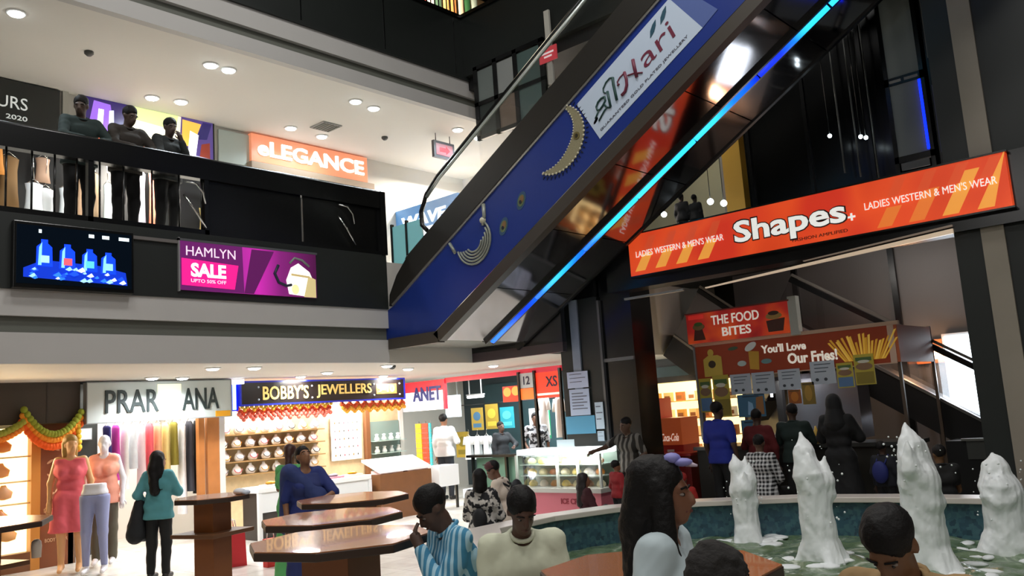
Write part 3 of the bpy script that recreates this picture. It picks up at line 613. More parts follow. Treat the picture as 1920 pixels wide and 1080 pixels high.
# frames and small notice past the upper handrail
t = thing('glazed_screen', 'black steel frame with grey panes above the far end of the gallery', 'screen', (-9.75, 10.32, 6.36), 0)
b = MB()
for x in (0, .46, .92, 1.5): b.box(x, x+.09, 0, .06, 0, 1.32, M_BLACK)
for z in (0, .6, 1.26): b.box(0, 1.59, 0, .06, z, z+.07, M_BLACK)
b.build('bars', t)
for x, z, c, w_ in ((.09, .67, '#6c7472', .37), (.55, .67, '#8e9290', .37), (.55, .07, '#7a6a5c', .37), (1.01, .07, '#566a66', .49), (1.01, .67, '#4f625e', .49), (.09, .07, '#2a3230', .37)): MB().box(x, x+w_, .02, .03, z, z+.56, mat(c, .4)).build('pane', t)
t = thing('notice_post', 'pale post with a small red and white notice behind the escalator rail', 'sign', (-8.06, 10.28, 6.82), 0)
MB().box(0, .1, 0, .04, 0, 1.25, mat('#b8b6ac', .5)).build('post', t); MB().box(-.14, .22, -.02, 0, .38, .62, lit('#c8444c', .4)).build('plate', t)
b = MB(); b.text('MIND THE', -.08, .16, .51, .56, -.021, lit('#f2e0e0', .5)); b.text('GAP', -.02, .1, .43, .48, -.021, lit('#f2e0e0', .5)); b.build('lettering', t) if False else None
b = MB(); b.box(-.08, .16, -.024, -.02, .51, .54, lit('#f2e0e0', .5)); b.box(-.04, .12, -.024, -.02, .45, .48, lit('#f2e0e0', .5)); b.build('marking', t)
# third-floor railing seen at the top
t = thing('upper_railing', 'row of thin bars on the third floor before a lit shop at the top', 'railing', (XF, 5.0, 8.78), LZ)
b = MB(); b.box(-3, 5.4, -.02, .02, .95, 1.0, M_BLACK); b.build('top_rail', t)
for k in range(30): MB().tube([(2.6+k*.095, 0, 0), (2.6+k*.095, 0, .96)], .012, M_BLACK, 5).build('baluster', t)
cols = ['#d88a4a', '#f0d8b8', '#2f6a3c', '#c8d8c8', '#b23a2a', '#e8e4dc', '#3a5a44', '#d8a860']
for k in range(12):
    y = 11.0+k*.23
    t = thing('hanging_garment', cols[k % 8] and ('%s garment on the third floor rail, %s from the left' % (('orange', 'cream', 'green', 'pale green', 'red', 'white', 'dark green', 'tan')[k % 8], ('first', 'second', 'third', 'fourth', 'fifth', 'sixth', 'seventh', 'eighth', 'ninth', 'tenth', 'eleventh', 'last')[k])), 'garment', (-12.6, y, 11.4), LZ, 'clothes on the third floor')
    b = MB(); b.lathe([(.02, 0), (.11, -.08), (.09, -.6), (.12, -1.9)], mat(cols[k % 8], .8), 10, sy=.4); b.build('cloth', t); b = MB(); b.tube([(-.08, 0, -.02), (0, 0, .06), (.08, 0, -.02)], .006, M_CHROME, 5); b.tube([(0, 0, .06), (0, 0, .15)], .004, M_CHROME, 5); b.build('hanger', t)
tag(MB().tube([(-12.6, 10.8, 11.55), (-12.6, 13.8, 11.55)], .012, M_CHROME).build('clothes_rail'), 'clothes rail on the third floor at the very top', 'rail')
lamp('third_floor_light', 'AREA', (-11.6, 11.6, 11.5), 260, (1, .85, .65), 2.0)
# ---------------------------------------------------------------- ground shops on the left
WOOD = mat('#a86a36', .35, noise=.18, nscale=6); WOODD = mat('#6e4526', .45, noise=.2, nscale=5)
# warm lit corner shop
s = MB(); s.box(XS-.05, XS+.12, -6, 5.08, 1.99, SOF, M_BROWN); s.box(XS+.12, XS+.125, 4.62, 4.64, 1.99, SOF, mat('#2a251f', .5)); struct(s, 'wall_shopfront')
t = thing('lit_display', 'glowing warm display case of gold ornaments at the left edge', 'display case', (XS, 3.5, 0), LZ)
MB().box(-.2, .96, .1, .14, .25, 1.95, mat('#ffe6a8', .5, emit=2.4)).build('lit_back', t)
b = MB(); b.box(.96, 1.08, -.05, .2, 0, 2.0, mat('#c98a3c', .4)); b.box(-.2, .96, -.05, .2, 0, .25, WOODD); b.build('wood_frame', t)
for k, (x, z) in enumerate(((.62, 1.62), (.6, 1.28), (.64, .98), (.6, .66), (.7, .42))):
    b = MB(); b.lathe([(.02, 0), (.1, .02), (.12, .1), (.05, .16), (.03, .2)], mat(('#d88a3a', '#e0a060', '#d8a878', '#c9803a', '#e6b070')[k], .4), 12, (x, .04, z), sy=.5); b.build('ornament', t)
b = MB()
for z in (1.56, 1.22, .92, .6): b.box(-.2, .96, .0, .1, z-.02, z, mat('#f4dca0', .3))
b.build('shelf', t)
lamp('warm_case_light', 'AREA', (XS+.35, 4.0, 1.7), 22, WARM, .8, None, (0, math.radians(-70), 0))
t = thing('brown_panel', 'brown shop panel with pale printed marks beside the warm display', 'panel', (XS, 4.6, 0), LZ)
MB().box(0, .44, 0, .06, 0, 1.98, mat('#7a4320', .5)).build('board', t)
b = MB(); mk = mat('#d8b088', .5)
for x, z, r in ((.12, 1.45, .6), (.2, 1.62, -.4), (.12, 1.25, -.7), (.22, 1.05, .9), (.14, 1.0, .3)): b.ell(x, z, .05, .016, -.004, 0, mk, 12, r)
b.text('WOMENS', .04, .36, .74, .80, 0, mk, .01); b.text('ALL', .12, .3, .64, .70, 0, mk, .01); b.text('BODY WEAR', .06, .36, .34, .39, 0, mk, .01); b.build('print', t)
def garland(name, label, pts, cols, r, loc, rz=LZ):
    t = thing(name, label, 'garland', loc, rz)
    for j, (c, rr, off) in enumerate(cols):
        b = MB(); m = mat(c, .8, noise=.2, nscale=30)
        for k in range(len(pts)-1):
            (x0, z0), (x1, z1) = pts[k], pts[k+1]; n = max(2, int(math.hypot(x1-x0, z1-z0)/(rr*1.3)))
            for i in range(n): q = i/n; b.ball((x0+(x1-x0)*q, -.03*j, z0+(z1-z0)*q+off), rr, m, 7, 5)
        b.build('flower_string', t)
    return t
def swag(x0, x1, z, d, n=10): return [(x0+(x1-x0)*k/n, z-d*(1-(2*k/n-1)**2)) for k in range(n+1)]
garland('marigold_garland', 'orange and yellow marigold garland draped in a swag over the brown panel', swag(.0, .8, .3, .36), [('#f0641a', .06, 0), ('#f59a2a', .05, .09), ('#8c9a2a', .05, .17)], .05, (XS+.16, 4.3, 1.72))
garland('marigold_garland', 'orange marigold garland hanging straight down beside the white sign', [(0, 0), (.02, -.45)], [('#f0641a', .05, 0), ('#d8b02a', .05, .02)], .05, (XS+.16, 5.02, 1.98))
garland('marigold_garland', 'orange marigold garland with green centre across the top of the glowing display', swag(-.2, .75, .12, .2), [('#f08a2a', .05, 0), ('#9aa03a', .05, .08)], .05, (XS+.16, 3.6, 1.86))
# dress shop
t = board('shop_sign', 'white shop sign with black letters PRAR and ANA and painted glare between', 'sign', (XS+.15, 5.12, 1.955), LZ, 2.28, .58, mat('#c9d2cf', .35), mat('#8a8f8e', .4), .12, .012)
b = MB(); TB = mat('#1e2a2a', .5); b.text('PRAR', .25, 1.06, .13, .47, -.12, TB, .008, th=.02); b.text('ANA', 1.44, 2.06, .13, .47, -.12, TB, .008, th=.02); b.build('lettering', t)
MB().box(1.04, 1.42, -.128, -.12, .1, .54, mat('#fdfbe0', .4, emit=.5)).build('glare_patch', t)  # lamp glare over the middle letters, painted as a glowing patch
MB().box(2.0, 2.26, -.13, -.12, 0, .09, mat('#e0a020', .4)).build('yellow_patch', t)
struct(MB().box(XS, XS+.1, 5.08, 7.5, 2.53, SOF, M_BLACK), 'trim_11')
struct(MB().box(-13.9, -13.8, 5.1, 5.62, 0, SOF, mat('#3d403e', .5)), 'wall_shop')
struct(MB().box(-15.38, -15.3, 5.1, 7.3, 0, SOF, mat('#f0e6dc', .6)), 'wall_shop')
t = thing('price_display', 'small glowing white price display on the dark shop wall', 'display', (-13.78, 5.25, 1.72), LZ); MB().box(0, .26, -.05, 0, 0, .18, M_GREY).build('case', t); MB().box(.015, .245, -.055, -.05, .015, .165, em('#dfeeff', 1.2)).build('screen', t)
lamp('dress_shop_light', 'AREA', (-14.0, 6.2, 2.5), 90, DAY, 1.6)
GC = [('#2d2a6a', 'navy blue top'), ('#c23ea0', 'magenta kurta'), ('#f4f0ee', 'white kurta with blue neck'), ('#e9eef8', 'pale blue-white top'), ('#f6d8dc', 'pale pink kurta'), ('#e8606a', 'coral red dress'), ('#f0b48a', 'peach dress'), ('#e8d28a', 'pale yellow dress'), ('#8e8230', 'olive gold top'), ('#f2f0f0', 'white long dress'), ('#3a3a42', 'black patterned dress'), ('#18181a', 'plain black dress')]
tag(MB().tube([(-13.75, 5.66, 2.06), (-13.75, 7.3, 2.06)], .014, M_CHROME).build('clothes_rail'), 'chrome clothes rail under the white dress shop sign', 'rail')
for k, (c, n) in enumerate(GC):
    garment('hanging_garment', n+' on the rail below the white dress shop sign', 'garment', (-13.75, 5.74+k*.135, 1.92), 0, .24, (.5, .85, 1.0, .7, 1.1, 1.05, .95, 1.2, .7, 1.5, 1.15, 1.2)[k], c, 'dresses under the dress shop sign', False, 1.0, .036)
t = thing('wood_post', 'slim brown wooden post below the right end of the white sign', 'post', (XS+.02, 6.96, 0), LZ); MB().box(0, .1, 0, .1, 0, 1.95, WOOD).build('shaft', t); MB().box(.16, .38, .02, .1, 0, 1.95, WOOD).build('panel', t)
# jewellery shop
t = board('shop_sign', "black shop sign with gold letters BOBBY'S JEWELLERS under blue trim", 'sign', (XS+.12, 7.62, 2.13), LZ, 3.55, .36, mat('#1a1414', .3), mat('#1c2488', .3, emit=.5), .1, .03)
b = MB(); GL = lit('#d8b468', .55); b.text("BOBBY'S", .40, 1.32, .06, .30, -.1, GL, .012, th=.015); b.text('JEWELLERS', 1.5, 2.74, .06, .30, -.1, GL, .012, th=.015); b.build('lettering', t)
b = MB(); b.box(2.86, 3.36, -.105, -.1, .09, .28, lit('#c07a34', .4)); b.text('9-10', 2.9, 3.3, .12, .25, -.106, lit('#ffe0a0', .8), .02); b.build('number_plate', t)
b = MB()
for x in (.32, 1.40, 2.80, 3.44):
    for z in (.07, .28): b.ball((x, -.105, z), .018, mat('#c8d4e8', .3), 8, 5)
b.build('stud', t)
t = thing('neon_tube', 'upright white and blue glowing tube left of the jewellery sign', 'neon light', (XS+.2, 7.5, 2.05), LZ); MB().tube([(0, 0, 0), (0, 0, .44)], .03, em('#a8d0ff', 2.4)).build('tube', t); MB().box(-.06, .1, .05, .09, -.02, .46, em('#0a18c8', 1.0)).build('backing', t)
MB().box(-.04, .16, -.05, .05, .42, .5, em('#f0f4ff', 2.0)).build('cap', t)
JW = -14.3
struct(MB().box(JW-.1, JW, 7.42, 12.1, 0, SOF, mat('#cdb68e', .6, noise=.25, nscale=9)), 'wall_display')
for y0, y1, p in ((7.8, 9.6, 190), (9.9, 11.7, 190)): lamp('jewel_light', 'AREA', (-13.6, (y0+y1)/2, 2.52), p, DAY, 1.8, None, size_y=.4)
BW = mat('#fbf8f2', .6)
t = thing('jewellery_wall_rack', 'white slatted wall rack behind the rows of necklace busts', 'rack', (JW, 7.5, 0), LZ)
for z in (.92, 1.16, 1.40, 1.64): b = MB(); b.box(0, 2.55, -.22, 0, z-.02, z, mat('#8a6c42', .4)); b.build('shelf', t)
proto = None; NECK = [mat('#b8862a', .35, .7), mat('#3a3630', .4, .3), mat('#a83a4a', .4), mat('#8a8a92', .3, .8)]
rows = ('lowest', 'second', 'third', 'top'); colr = ('first', 'second', 'third', 'fourth', 'fifth', 'sixth', 'seventh', 'eighth', 'ninth')
for r_, z in enumerate((.92, 1.16, 1.40, 1.64)):
    for k in range(9):
        t = thing('necklace_bust', 'white necklace bust on the %s rack shelf, %s from the left' % (rows[r_], colr[k]), 'bust', (JW+.11, 7.66+k*.272+.05*(r_ % 2), z), LZ, 'necklace busts in the jewellery shop')
        MB().lathe([(.06, 0), (.085, .02), (.098, .07), (.07, .13), (.032, .16), (.028, .19), (.02, .195)], BW, 14, sy=.55).build('form', t)
        MB().tube([(.075*math.cos(a), -.052-.012*abs(math.sin(a)), .105-.062*math.sin(a)) for a in [PI*i/10 for i in range(11)]], .008, NECK[(r_*5+k*3) % 4], 5).build('necklace', t)
t = thing('earring_board', 'white card board dotted with dark earrings in the jewellery shop', 'display board', (JW+.02, 10.32, .98), LZ); MB().box(0, .74, -.03, 0, 0, .86, mat('#f6f4f0', .6)).build('board', t)
for i in range(5):
    for j in range(6): MB().ball((.09+j*.11, -.035, .1+i*.16), (.014, .006, .022), NECK[(i+j) % 4], 6, 4).build('earring', t)
t = thing('display_post', 'brown upright display post between white card board and glass shelves', 'post', (JW+.05, 11.12, 0), LZ); MB().box(0, .1, -.1, 0, 0, 2.1, WOODD).build('shaft', t)
t = thing('glass_shelves', 'greenish glass wall shelves of small silver pieces', 'shelf unit', (JW+.02, 11.26, 0), LZ)
MB().box(0, .82, -.02, 0, .5, 1.7, mat('#7d9088', .3)).build('back', t)
for z in (.55, .8, 1.05, 1.3): MB().box(0, .82, -.25, -.02, z-.012, z, mat('#a9c0b8', .1)).build('shelf', t)
for i, z in enumerate((.55, .8, 1.05, 1.3)):
    for k in range(4):
        o = tag(MB().lathe([(.05, 0), (.06, .04), (.03, .1), (.045, .13), (.02, .14)], mat(('#e8ece8', '#c8d0cc', '#f6f6f2')[(i+k) % 3], .3, .3), 10).build('silver_cup', loc=(JW+.15, 11.38+k*.19, z)), 'small silver cup on the %s glass shelf, %s from the left' % (('lowest', 'second', 'third', 'top')[i], ('first', 'second', 'third', 'last')[k]), 'cup', 'silver pieces on the glass shelves')
garland('shop_garland', 'torn red and orange flower garland under the left half of the jewellery sign', [(k*.09, .0-.09*(k % 2)) for k in range(22)], [('#e0502a', .045, 0), ('#d86a5a', .04, -.09), ('#e8b83a', .035, .07)], .04, (XS+.1, 7.62, 2.06))
garland('shop_garland', 'orange flower garland with yellow bloom under the right half of the jewellery sign', [(k*.09, .0-.07*(k % 2)) for k in range(18)], [('#f0602a', .05, 0), ('#f0a83a', .04, -.07)], .04, (XS+.1, 9.75, 2.06))
# counters in front of the jeweller
t = thing('jewellery_counter', 'white topped jewellery counter with dark front below the necklace busts', 'counter', (-12.5, 7.3, 0), LZ)
MB().box(0, 2.2, -.5, .1, .72, .8, mat('#e8e6e2', .3)).build('top', t, .01); MB().box(.05, 2.15, -.45, .05, 0, .72, mat('#2c2620', .5)).build('cabinet', t); MB().box(.02, 2.18, -.48, -.45, .42, .72, mat('#dfe0de', .3)).build('glass_front', t)
for x in (.0, 2.14): MB().box(x, x+.06, -.5, -.44, 0, .72, mat('#e0e0de', .4)).build('post', t)
for k in range(5):
    c = ('#f2e6da', '#e8b8c0', '#f4f0ea', '#d88a98', '#efe2c8')[k]
    t2 = thing('jewel_tray', ('cream', 'pink', 'white', 'rose', 'pale gold')[k]+' jewellery tray on the white topped counter', 'tray', (-12.2, 7.5+k*.4, .8), LZ, 'trays on the jewellery counter'); b = MB(); b.box(0, .3, -.1, .12, 0, .03, mat(c, .5)); b.build('tray', t2); b = MB(); b.ball((.15, .01, .05), (.1, .07, .03), NECK[k % 4], 8, 5); b.build('jewel', t2)
t = thing('sloping_display', 'white sloping jewellery display on a brown cabinet', 'display', (-12.3, 9.6, 0), LZ); MB().box(0, 1.2, -.4, .1, 0, .78, WOODD).build('cabinet', t); b = MB(); b.prism([(-.4, .8), (.1, 1.0), (.1, 1.04), (-.4, .84)], 0, 1.2, mat('#f8f4f0', .5), plane='yz'); b.build('slope', t)
for k in range(2): MB().box(.05+k*.6, .55+k*.6, -.38, -.1, .78, .84, mat('#f4d8d8', .5)).build('tray', t)
t = thing('white_cabinet', 'low white cabinet with black legs right of the sloping display', 'cabinet', (-12.2, 11.0, 0), LZ); MB().box(0, .5, -.3, .1, .42, .8, mat('#eef0f0', .4)).build('body', t)
for x in (.02, .44): MB().box(x, x+.04, -.28, -.24, 0, .42, M_BLACK).build('leg', t)
# red corner shop
t = thing('shop_sign', 'white and red shop sign with dark blue letters ANET', 'sign', (-14.1, 12.4, 1.86), 0)
MB().box(-.3, 1.05, -.06, 0, 0, .60, mat('#f6eef2', .4, emit=.8)).build('face', t); b = MB(); b.box(-.3, 1.05, -.065, -.06, .40, .62, lit('#e2303a', .9)); b.box(1.0, 1.06, -.07, 0, 0, .62, lit('#d83040', .7)); b.build('red_band', t)
b = MB(); b.text('ANET', .06, .95, .20, .50, -.068, mat('#23306e', .4), .03, th=.012); b.build('lettering', t)
b = MB(); b.prism([(-13.05, 2.40), (-9.95, 2.40), (-9.95, 2.5), (-13.05, 2.5)], 12.36, 12.44, lit('#c02a3c', .6)); tag(b.build('red_fascia'), 'thin red fascia strip along the top of the corner shop', 'fascia')
t = thing('size_banner', 'red banner lettered XS at the right of the corner shop', 'banner', (-10.56, 12.38, 1.92), 0); MB().box(0, .62, -.04, 0, 0, .48, lit('#e4391f', .85)).build('cloth', t); b = MB(); b.text('XS', .26, .54, .2, .4, -.042, mat('#1c1c3c', .4), .02); b.box(.04, .58, -.044, -.04, .05, .09, lit('#ffd8c8', .8)); b.build('lettering', t)
t = thing('size_banner', 'white and orange banner numbered 12 beside the XS banner', 'banner', (-10.95, 12.38, 1.92), 0); MB().box(0, .36, -.04, 0, .22, .5, mat('#dfe4e6', .5)).build('cloth', t); MB().box(0, .36, -.04, 0, 0, .21, lit('#ee6a2c', .8)).build('orange_part', t); b = MB(); b.text('12', .1, .26, .28, .44, -.042, mat('#1c1c3c', .4), .02); b.build('lettering', t)
t = thing('food_poster', 'red poster with orange cups left of the numbered banner', 'poster', (-11.42, 12.38, 1.9), 0); MB().box(0, .45, -.03, 0, 0, .3, lit('#e0381e', .8)).build('print', t); b = MB(); b.ell(.12, .19, .1, .09, -.034, -.03, lit('#f0a048', .8)); b.ell(.34, .2, .1, .09, -.034, -.03, lit('#f0a048', .8)); b.build('cup', t)
for k, x in enumerate((-10.98, -10.58, -9.96)): tag(MB().box(x, x+.045, 12.30, 12.36, 0, 2.45, M_BLACK).build('black_post'), ('black shop post between the orange cups and banner 12', 'black shop post between banner 12 and banner XS', 'black shop post at the right end of banner XS')[k], 'post')
t = thing('lit_sign', 'square white glowing box deep in the corner shop', 'sign', (-14.6, 13.9, 1.68), 0); MB().box(0, .42, -.1, 0, 0, .5, em('#e8f6ff', 1.4)).build('box', t); b = MB(); b.box(.05, .07, -.06, -.04, .5, .885, M_GREY); b.box(.35, .37, -.06, -.04, .5, .885, M_GREY); b.build('hanger', t)
t = thing('tube_light', 'short white tube light glowing over the corner shop', 'light', (-13.85, 13.8, 2.1), 0); MB().tube([(0, 0, 0), (.5, 0, .0)], .03, em('#ffffff', 5)).build('tube', t); b = MB(); b.box(-.02, .52, -.03, .03, .03, .06, M_GREY); b.box(.05, .07, -.01, .01, .06, .465, M_GREY); b.box(.43, .45, -.01, .01, .06, .465, M_GREY); b.build('fitting', t)
struct(MB().box(-14.6, -8.7, 15.12, 15.2, 0, 2.4, mat('#2f4a50', .5, noise=.3, nscale=3)), 'wall_shops')
lamp('corner_shop_light', 'AREA', (-12.4, 13.6, 2.5), 90, (.88, .97, 1), 2.2)
posters = [(-13.95, 1.35, .36, .5, '#c8a84a', 'tan and blue snack poster left of the gold face poster', '#5a8ab0'), (-13.5, 1.36, .38, .55, '#b89a3a', 'gold poster with a printed face pattern in the corner shop', '#e0c84a'), (-13.05, 1.36, .40, .46, '#2aa0b0', 'turquoise poster right of the gold one', '#58c8d0'), (-14.5, .75, .42, .58, '#c0a23a', 'yellow packet poster near the black counter', '#8a7a2a'), (-12.2, 1.25, .34, .5, '#e8f0f2', 'white poster behind the striped shirt clerk', '#7fa0b0'), (-11.85, 1.1, .22, .8, '#2f9a6a', 'green hanging cloth poster beside the XS banner', '#1f6a4a')]
for x, z, w_, h, c, l, c2 in posters:
    t = thing('wall_poster', l, 'poster', (x, 14.0, z), 0, 'posters in the corner shop'); MB().box(0, w_, -.02, 0, 0, h, mat(c, .5)).build('sheet', t); b = MB(); b.ell(w_/2, h*.62, w_*.32, h*.2, -.024, -.02, mat(c2, .5)); b.box(w_*.15, w_*.85, -.024, -.02, h*.12, h*.3, mat(c2, .5)); b.build('print', t)
tag(MB().tube([(-15, 14.0, 1.93), (-11.4, 14.0, 1.93)], .012, M_BLACK, 6).build('poster_rail'), 'thin black rail holding the posters in the corner shop', 'rail')
for k, (x, z, c) in enumerate(((-13.7, 1.2, '#f4f6f6'), (-13.42, 1.2, '#eef2f2'), (-13.14, 1.2, '#f4f6f6'), (-11.45, 1.95, '#f2f0ea'), (-11.05, 1.9, '#e8e6dc'))):
    garment('hanging_shirt', ('left', 'middle', 'right')[k]+' of three white shirts under the gold poster' if k < 3 else ('long white shirt on the right wall of the corner shop', 'pale shirt beside the long white one')[k-3], 'shirt', (x, 13.6, z+.03), 0, .19, .5 if k < 3 else .8, c, 'white shirts in the corner shop', True, 1, .06, mat(c, .7))
t = thing('bar_counter', 'long thin black counter across the corner shop', 'counter', (-13.0, 12.8, 0), 0); MB().box(0, 2.6, 0, .35, .82, .87, M_BLACK).build('top', t)
for x in (.05, 1.0, 1.6, 2.5): MB().box(x, x+.05, .1, .16, 0, .82, M_BLACK).build('leg', t)
MB().box(.1, 2.5, .2, .24, .1, .8, mat('#4a6a5a', .4)).build('back_panel', t)
for k, (c, l) in enumerate((('#d8a02a', 'yellow hanging strip of snack packets at the corner shop'), ('#b83a24', 'red hanging strip of snack packets beside the yellow strip'), ('#3aa8a8', 'turquoise hanging strip of packets right of the red strip'))):
    t = thing('packet_strip', l, 'packets', (-13.55+k*.2, 11.95, .4), 0, 'hanging packet strips'); wd = (.17, .18, .06)[k]
    for i in range(12):
        b = MB(); b.box(0, wd, -.03, .0, i*.1, i*.1+.092, mat(c, .35, noise=.3, nscale=40)); b.build('packet', t)
    MB().box(wd*.45, wd*.55, 0, .01, -.4, 1.24, M_CHROME).build('stand', t)
t = thing('low_stool', 'low white stool with black feet on the shop floor', 'stool', (-11.2, 10.9, 0), 0); MB().box(0, .4, 0, .3, .25, .4, mat('#dfe6ea', .4)).build('seat', t)
for x, y in ((.03, .03), (.33, .03), (.03, .23), (.33, .23)): MB().box(x, x+.04, y, y+.04, 0, .25, M_BLACK).build('leg', t)

# ---------------------------------------------------------------- lit pastry case by the pillar
t = thing('pastry_case', 'curved glass pastry case with a bright white top light by the pillar', 'display case', (-8.95, 10.35, 0), 0)
MB().box(0, 1.62, -.55, 0, 0, .5, mat('#c46a78', .5, noise=.1, nscale=3)).build('base', t)
MB().box(-.03, 1.65, -.58, 0, .5, .56, mat('#b9bab4', .3)).build('ledge', t)
MB().box(.05, 1.57, -.5, -.02, 1.04, 1.12, em('#f4ffff', 2.6)).build('light_top', t)
b = MB(); b.prism([(-.56, .56), (-.54, .56), (-.42, 1.02), (-.3, 1.10), (-.3, 1.12), (-.44, 1.05)], .0, 1.62, mat('#cfe0dc', .05, trans=1, alpha=.2), plane='yz'); b.build('curved_glass', t)
MB().box(.02, 1.6, -.06, -.0, .56, 1.05, mat('#8a9a90', .4)).build('back', t)
for z in (.72, .88): MB().box(.03, 1.59, -.42, -.06, z, z+.012, mat('#b8ccc4', .1)).build('shelf', t)
for x in (.0, .8, 1.18, 1.58): MB().box(x, x+.03, -.5, -.46, .56, 1.04, mat('#c8cfc8', .3)).build('upright', t)
b = MB(); b.text('ICE CREAM', .9, 1.4, .34, .42, -.552, mat('#8a1f34', .4), .02); b.ell(1.14, .2, .05, .05, -.556, -.55, mat('#8a1f34', .4)); b.ell(1.26, .24, .035, .035, -.556, -.55, mat('#2a1420', .4)); b.build('lettering', t)
lamp('case_light', 'AREA', (-7.95, 9.75, 1.0), 10, DAY, 1.2, None, (math.radians(40), 0, 0), size_y=.1)
pc = ['#e8d27a', '#f2ead8', '#b8742e', '#e6c24a', '#d8cfa0', '#8a4a22', '#f0e6c0']
for r_, z in enumerate((.56, .732, .892)):
    for k in range(7):
        x = -8.82+k*.215; o = MB()
        o.lathe([(.05, 0), (.068, .015), (.066, .05), (.035, .085), (.005, .095)], mat(pc[(r_*3+k) % 7], .5, emit=.12), 10)  # faint glow in the pastry colour stands in for case light
        tag(o.build('pastry', loc=(x, 10.1, z)), '%s pastry on the %s level of the lit case, %s from the left' % (('yellow', 'cream', 'brown', 'golden', 'pale', 'dark brown', 'ivory')[(r_*3+k) % 7], ('bottom', 'middle', 'top')[r_], colr[k]), 'pastry', 'pastries in the lit case')
t = thing('paper_stand', 'white price card standing on the pastry case', 'card', (-8.3, 10.1, 1.12), 0); MB().box(0, .32, 0, .02, 0, .12, mat('#c8d4da', .5)).build('sheet', t); MB().box(.02, .3, .02, .06, 0, .02, M_GREY).build('foot', t)
# papers on the pillar
PY = YR+.12
def paper(name, label, x0, x1, z0, z1, c, lines, cl='#6a6a78', grp='papers on the dark pillar', yy=PY, cat='notice', yl=0):
    t = thing(name, label, cat, (x0, yy, z0), 0, grp); w_, h = x1-x0, z1-z0
    MB().box(0, w_, -.012, 0, 0, h, mat(c, .6)).build('sheet', t)
    b = MB()
    for k in range(lines): b.box(w_*.12, w_*(.88 if k % 2 else .7), -.015, -.012, h*(.82-.7*k/max(1, lines)), h*(.82-.7*k/max(1, lines))+h*.035, mat(cl, .6))
    if lines: b.build('writing', t)
    return t
paper('notice_paper', 'upper white notice paper on the dark pillar', -8.33, -7.93, 2.0, 2.25, '#cdd2ea', 3)
paper('notice_paper', 'long white notice paper below the upper one on the dark pillar', -8.31, -7.93, 1.58, 1.98, '#c3cbe2', 6)
paper('notice_board', 'blue notice board sheet on the dark pillar below the white papers', -8.42, -7.86, 1.3, 1.57, '#5c9fc0', 0)
paper('notice_paper', 'narrow white slip at the pillar corner beside the blue sheet', -7.84, -7.69, 1.36, 1.76, '#c4d0dc', 3)
paper('notice_paper', 'small white slip at the pillar corner under the narrow slip', -7.83, -7.71, 1.18, 1.33, '#bcc8d4', 2)
# drinks coolers and lit kiosk
def cola(b, x0, x1, z0, z1, y, m): b.text('Coca-Cola', x0, x1, z0, z1, y, m, .012, th=.004, shear=.18)
t = thing('drinks_cooler', 'dark drinks cooler with red Coca-Cola top sign behind the counter man', 'cooler', (-8.12, 11.75, 0), 0)
MB().box(0, .52, 0, .5, 0, 1.38, mat('#4a3a38', .4)).build('cabinet', t, .01); MB().box(-.02, .54, -.03, .5, 1.38, 1.76, mat('#b02a24', .35, emit=.25)).build('top_sign', t)
b = MB(); cola(b, .08, .42, 1.48, 1.62, -.035, lit('#e8d8d2', .5)); b.build('lettering', t); MB().box(.04, .48, -.01, 0, .1, 1.3, mat('#1c1c1e', .15)).build('door', t)
t = thing('drinks_cooler', 'shorter red drinks cooler right of the dark one', 'cooler', (-7.56, 11.75, 0), 0)
MB().box(0, .44, 0, .5, 0, 1.02, mat('#8c1f18', .35, emit=.08)).build('cabinet', t, .01); MB().box(0, .44, -.02, .5, 1.02, 1.44, mat('#b8542a', .4, emit=.2)).build('top_sign', t); b = MB(); cola(b, .06, .38, 1.08, 1.2, -.025, lit('#e8d0c0', .5)); b.build('lettering', t); MB().box(.15, .27, -.01, 0, .3, .95, mat('#d8d0c8', .4)).build('handle_panel', t)
t = thing('lit_kiosk', 'warm glowing snack kiosk under the escalator beside the drinks coolers', 'kiosk', (-8.3, 12.9, 0), 0)
MB().box(-.3, 1.5, .3, .36, .5, 2.02, mat('#ffdf9a', .5, emit=2.2)).build('lit_back', t); MB().box(-.3, 1.5, -.1, .36, 0, .5, WOODD).build('counter', t); MB().box(-.3, 1.5, -.1, .36, 2.02, 2.12, M_BLACK).build('canopy', t)
for z in (.8, 1.1, 1.4, 1.7): MB().box(-.25, 1.45, .05, .3, z-.02, z, mat('#c9a060', .4)).build('shelf', t)
lamp('kiosk_bulb', 'POINT', (-7.7, 12.6, 1.9), 18, WARM, .1)
for r_, z in enumerate((.8, 1.1, 1.4, 1.7)):
    for k in range(7):
        o = MB(); o.box(-.07, .07, -.05, .05, 0, .15, mat(('#f0e2b8', '#c9963a', '#e8c880', '#a8642a', '#f4ecd0')[(r_*2+k) % 5], .5, emit=.15)); o.box(-.05, .05, -.054, -.05, .03, .09, mat('#8a5a2a', .5))  # box colour carries a slight glow in place of kiosk light
        tag(o.build('snack_box', loc=(-8.35+k*.24, 13.05, z)), 'small tan snack box on the %s kiosk shelf, %s from the left' % (('lowest', 'second', 'third', 'top')[r_], colr[k]), 'box', 'snack boxes in the lit kiosk')
t = thing('red_counter', 'low red counter between the drinks coolers and the blue shirt man', 'counter', (-7.3, 11.28, 0), 0); MB().box(0, .56, 0, .4, 0, .88, mat('#6e1412', .4)).build('body', t); MB().box(-.02, .58, -.02, .42, .88, .92, mat('#a01c1a', .35)).build('top', t)
t = thing('cola_bottle', 'red labelled bottle with pale cap behind the woman with long black hair', 'bottle', (-7.75, 11.2, .86), 0); MB().lathe([(.05, 0), (.055, .02), (.055, .16), (.05, .2), (.02, .26), (.02, .29)], mat('#c2201a', .3), 12).build('body', t); MB().lathe([(.024, .28), (.024, .33), (.015, .335)], mat('#e0cfc8', .4), 10).build('cap', t)
